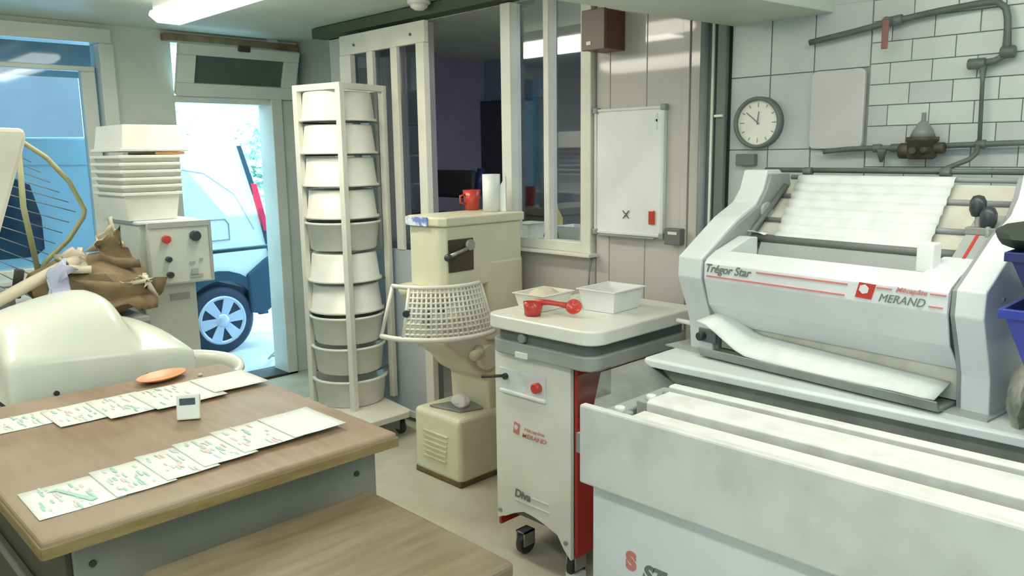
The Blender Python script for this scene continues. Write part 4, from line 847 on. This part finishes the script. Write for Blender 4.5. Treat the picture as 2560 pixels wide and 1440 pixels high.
for t0, z0, t1, z1 in ((.30, 1.244, .585, 1.248), (.118, 1.214, .578, 1.218), (.665, 1.246, .705, 1.249), (.80, 1.247, .838, 1.250), (.798, 1.216, .832, 1.219)):
    ml('stripe', MB().box(XF - .001, XF + .002, t0, t1, z0, z1), 'pinkr')
def lp3(pts, d0, d1):
    n = len(pts); return MB()._add([(d0, p[0], p[1]) for p in pts] + [(d1, p[0], p[1]) for p in pts], [tuple(range(n)), tuple(range(n, 2 * n))] + [(i, (i + 1) % n, n + (i + 1) % n, n + i) for i in range(n)])
lo_ = ml('logo', lp3([(.608, 1.216), (.652, 1.214), (.663, 1.254), (.618, 1.256)], XF - .001, XF + .002), 'redp')
ml('logo_hexagon', lp3([(.632 + .014 * math.cos(k * PI / 3 + .3), 1.239 + .013 * math.sin(k * PI / 3 + .3)) for k in range(6)], XF - .002, XF), 'white', lo_)

# ================================================================== RIGHT EDGE: blue crates, rag
def crate(x0, x1, y0, y1, z0, h, m, label):
    o = root('blue_crate', label, 'crate', ((x0 + x1) / 2, (y0 + y1) / 2, z0), 'blue crates at the right edge'); c = Vector(((x0 + x1) / 2, (y0 + y1) / 2, z0)); a, b_ = (x1 - x0) / 2, (y1 - y0) / 2; i = .045
    A = Matrix.Translation(c)
    def rg(q, z): return [(-a + q, -b_ + q, z), (a - q, -b_ + q, z), (a - q, b_ - q, z), (-a + q, b_ - q, z)]
    v_ = rg(i, 0) + rg(0, h) + rg(.005, h) + rg(i + .005, .004); f = [(0, 1, 2, 3), (12, 13, 14, 15)]
    for k in range(4):
        n_ = (k + 1) % 4; f += [(k, n_, 4 + n_, 4 + k), (4 + k, 4 + n_, 8 + n_, 8 + k), (8 + k, 8 + n_, 12 + n_, 12 + k)]
    put('crate_body', MB()._add(v_, f, T=A), m, o)
    put('rim', MB().box(-a - .005, a + .005, -b_ - .005, -b_ + .002, h - .02, h, .002, T=A).box(-a - .005, a + .005, b_ - .002, b_ + .005, h - .02, h, .002, T=A).box(-a - .005, -a + .002, -b_, b_, h - .02, h, .002, T=A).box(a - .002, a + .005, -b_, b_, h - .02, h, .002, T=A), m, o)
    return o
crate(1.905, 2.36, .10, .455, 1.125, .135, 'blue', 'bright blue plastic crate, lowest of the stack at the right edge')
crate(1.90, 2.35, .10, .452, 1.262, .12, 'blued', 'dark blue plastic crate stacked on the bright blue one')
crp = root('crate_shelf', 'low dark shelf carrying the blue crates at the right edge', 'shelf', (2.2, .3, .953))
put('shelf_top', MB().box(1.985, 2.36, .10, .42, 1.105, 1.122, .003), 'dark', crp)
for x, y in ((2.01, .13), (2.33, .13), (2.33, .39), (2.01, .39)): put('leg', MB().box(x - .012, x + .012, y - .012, y + .012, .953, 1.105), 'dark', crp)
solo('floury_rag', crumple('', (2.14, .445, 1.01), .055, .022, .07, None, '', None, 5, .6), 'rag', 'floury grey rag heap under the blue crates', 'rag', (2.14, .445, .955))
solo('dark_green_cloth', crumple('', (2.03, .37, 1.408), .13, .10, .032, None, '', None, 6, .4), 'green', 'dark green cloth heaped on top of the blue crates', 'cloth', (2.03, .37, 1.385))
solo('brown_pot', MB().lathe([(0, 1.428), (.03, 1.428), (.035, 1.48), (.02, 1.50), (0, 1.50)], 20, Matrix.Translation((2.04, .40, 0))), 'brass', 'small brown pot on the dark green cloth at the right edge', 'pot', (2.04, .40, 1.425))

# ================================================================== BACK ROOM things
ch = root('office_chair', 'dark grey chair in the dim room behind the opening', 'chair', (3.9, 4.65, 0))
put('backrest', MB().box(3.96, 4.02, 4.43, 4.90, 1.27, 1.48, .03, 3), 'dgrey', ch)
put('seat', MB().box(3.70, 4.05, 4.45, 4.88, 1.08, 1.16, .02), 'dark', ch)
put('chair_post', MB().tube([(3.88, 4.66, .05), (3.88, 4.66, 1.10)], .03), 'dark', ch)
put('headrest', MB().tube([(4.0, 4.42, 1.30), (4.02, 4.40, 1.49)], .03), 'blued', ch)
put('chair_base', MB().box(3.65, 4.1, 4.63, 4.69, 0, .05).box(3.85, 3.91, 4.43, 4.90, .001, .049), 'dark', ch)
shf = solo('rear_shelf', MB().box(3.03, 3.30, 2.45, 3.3, 1.09, 1.13, .003).box(3.05, 3.28, 2.5, 2.54, 0, 1.09).box(3.05, 3.28, 3.2, 3.24, 0, 1.09), 'frame', 'pale bench top behind the glazed partition', 'bench', (3.15, 2.85, 0))
solo('yellow_bottle', MB().lathe([(0, 0), (.036, 0), (.04, .02), (.04, .13), (.015, .18), (.012, .2), (0, .2)], 24, Matrix.Translation((3.1, 2.825, 1.131))), 'yellow', 'yellowish bottle behind the partition glass', 'bottle', (3.1, 2.82, 1.13))
for y0, y1, lb in ((2.62, 2.78, 'white plastic box behind the right pane of the partition'), (2.98, 3.10, 'white plastic box behind the left pane of the partition')):
    q = tray(3.06, 3.2, y0, y1, 1.131, .095, 0, 'plast', lb)
bpy.context.view_layer.update()
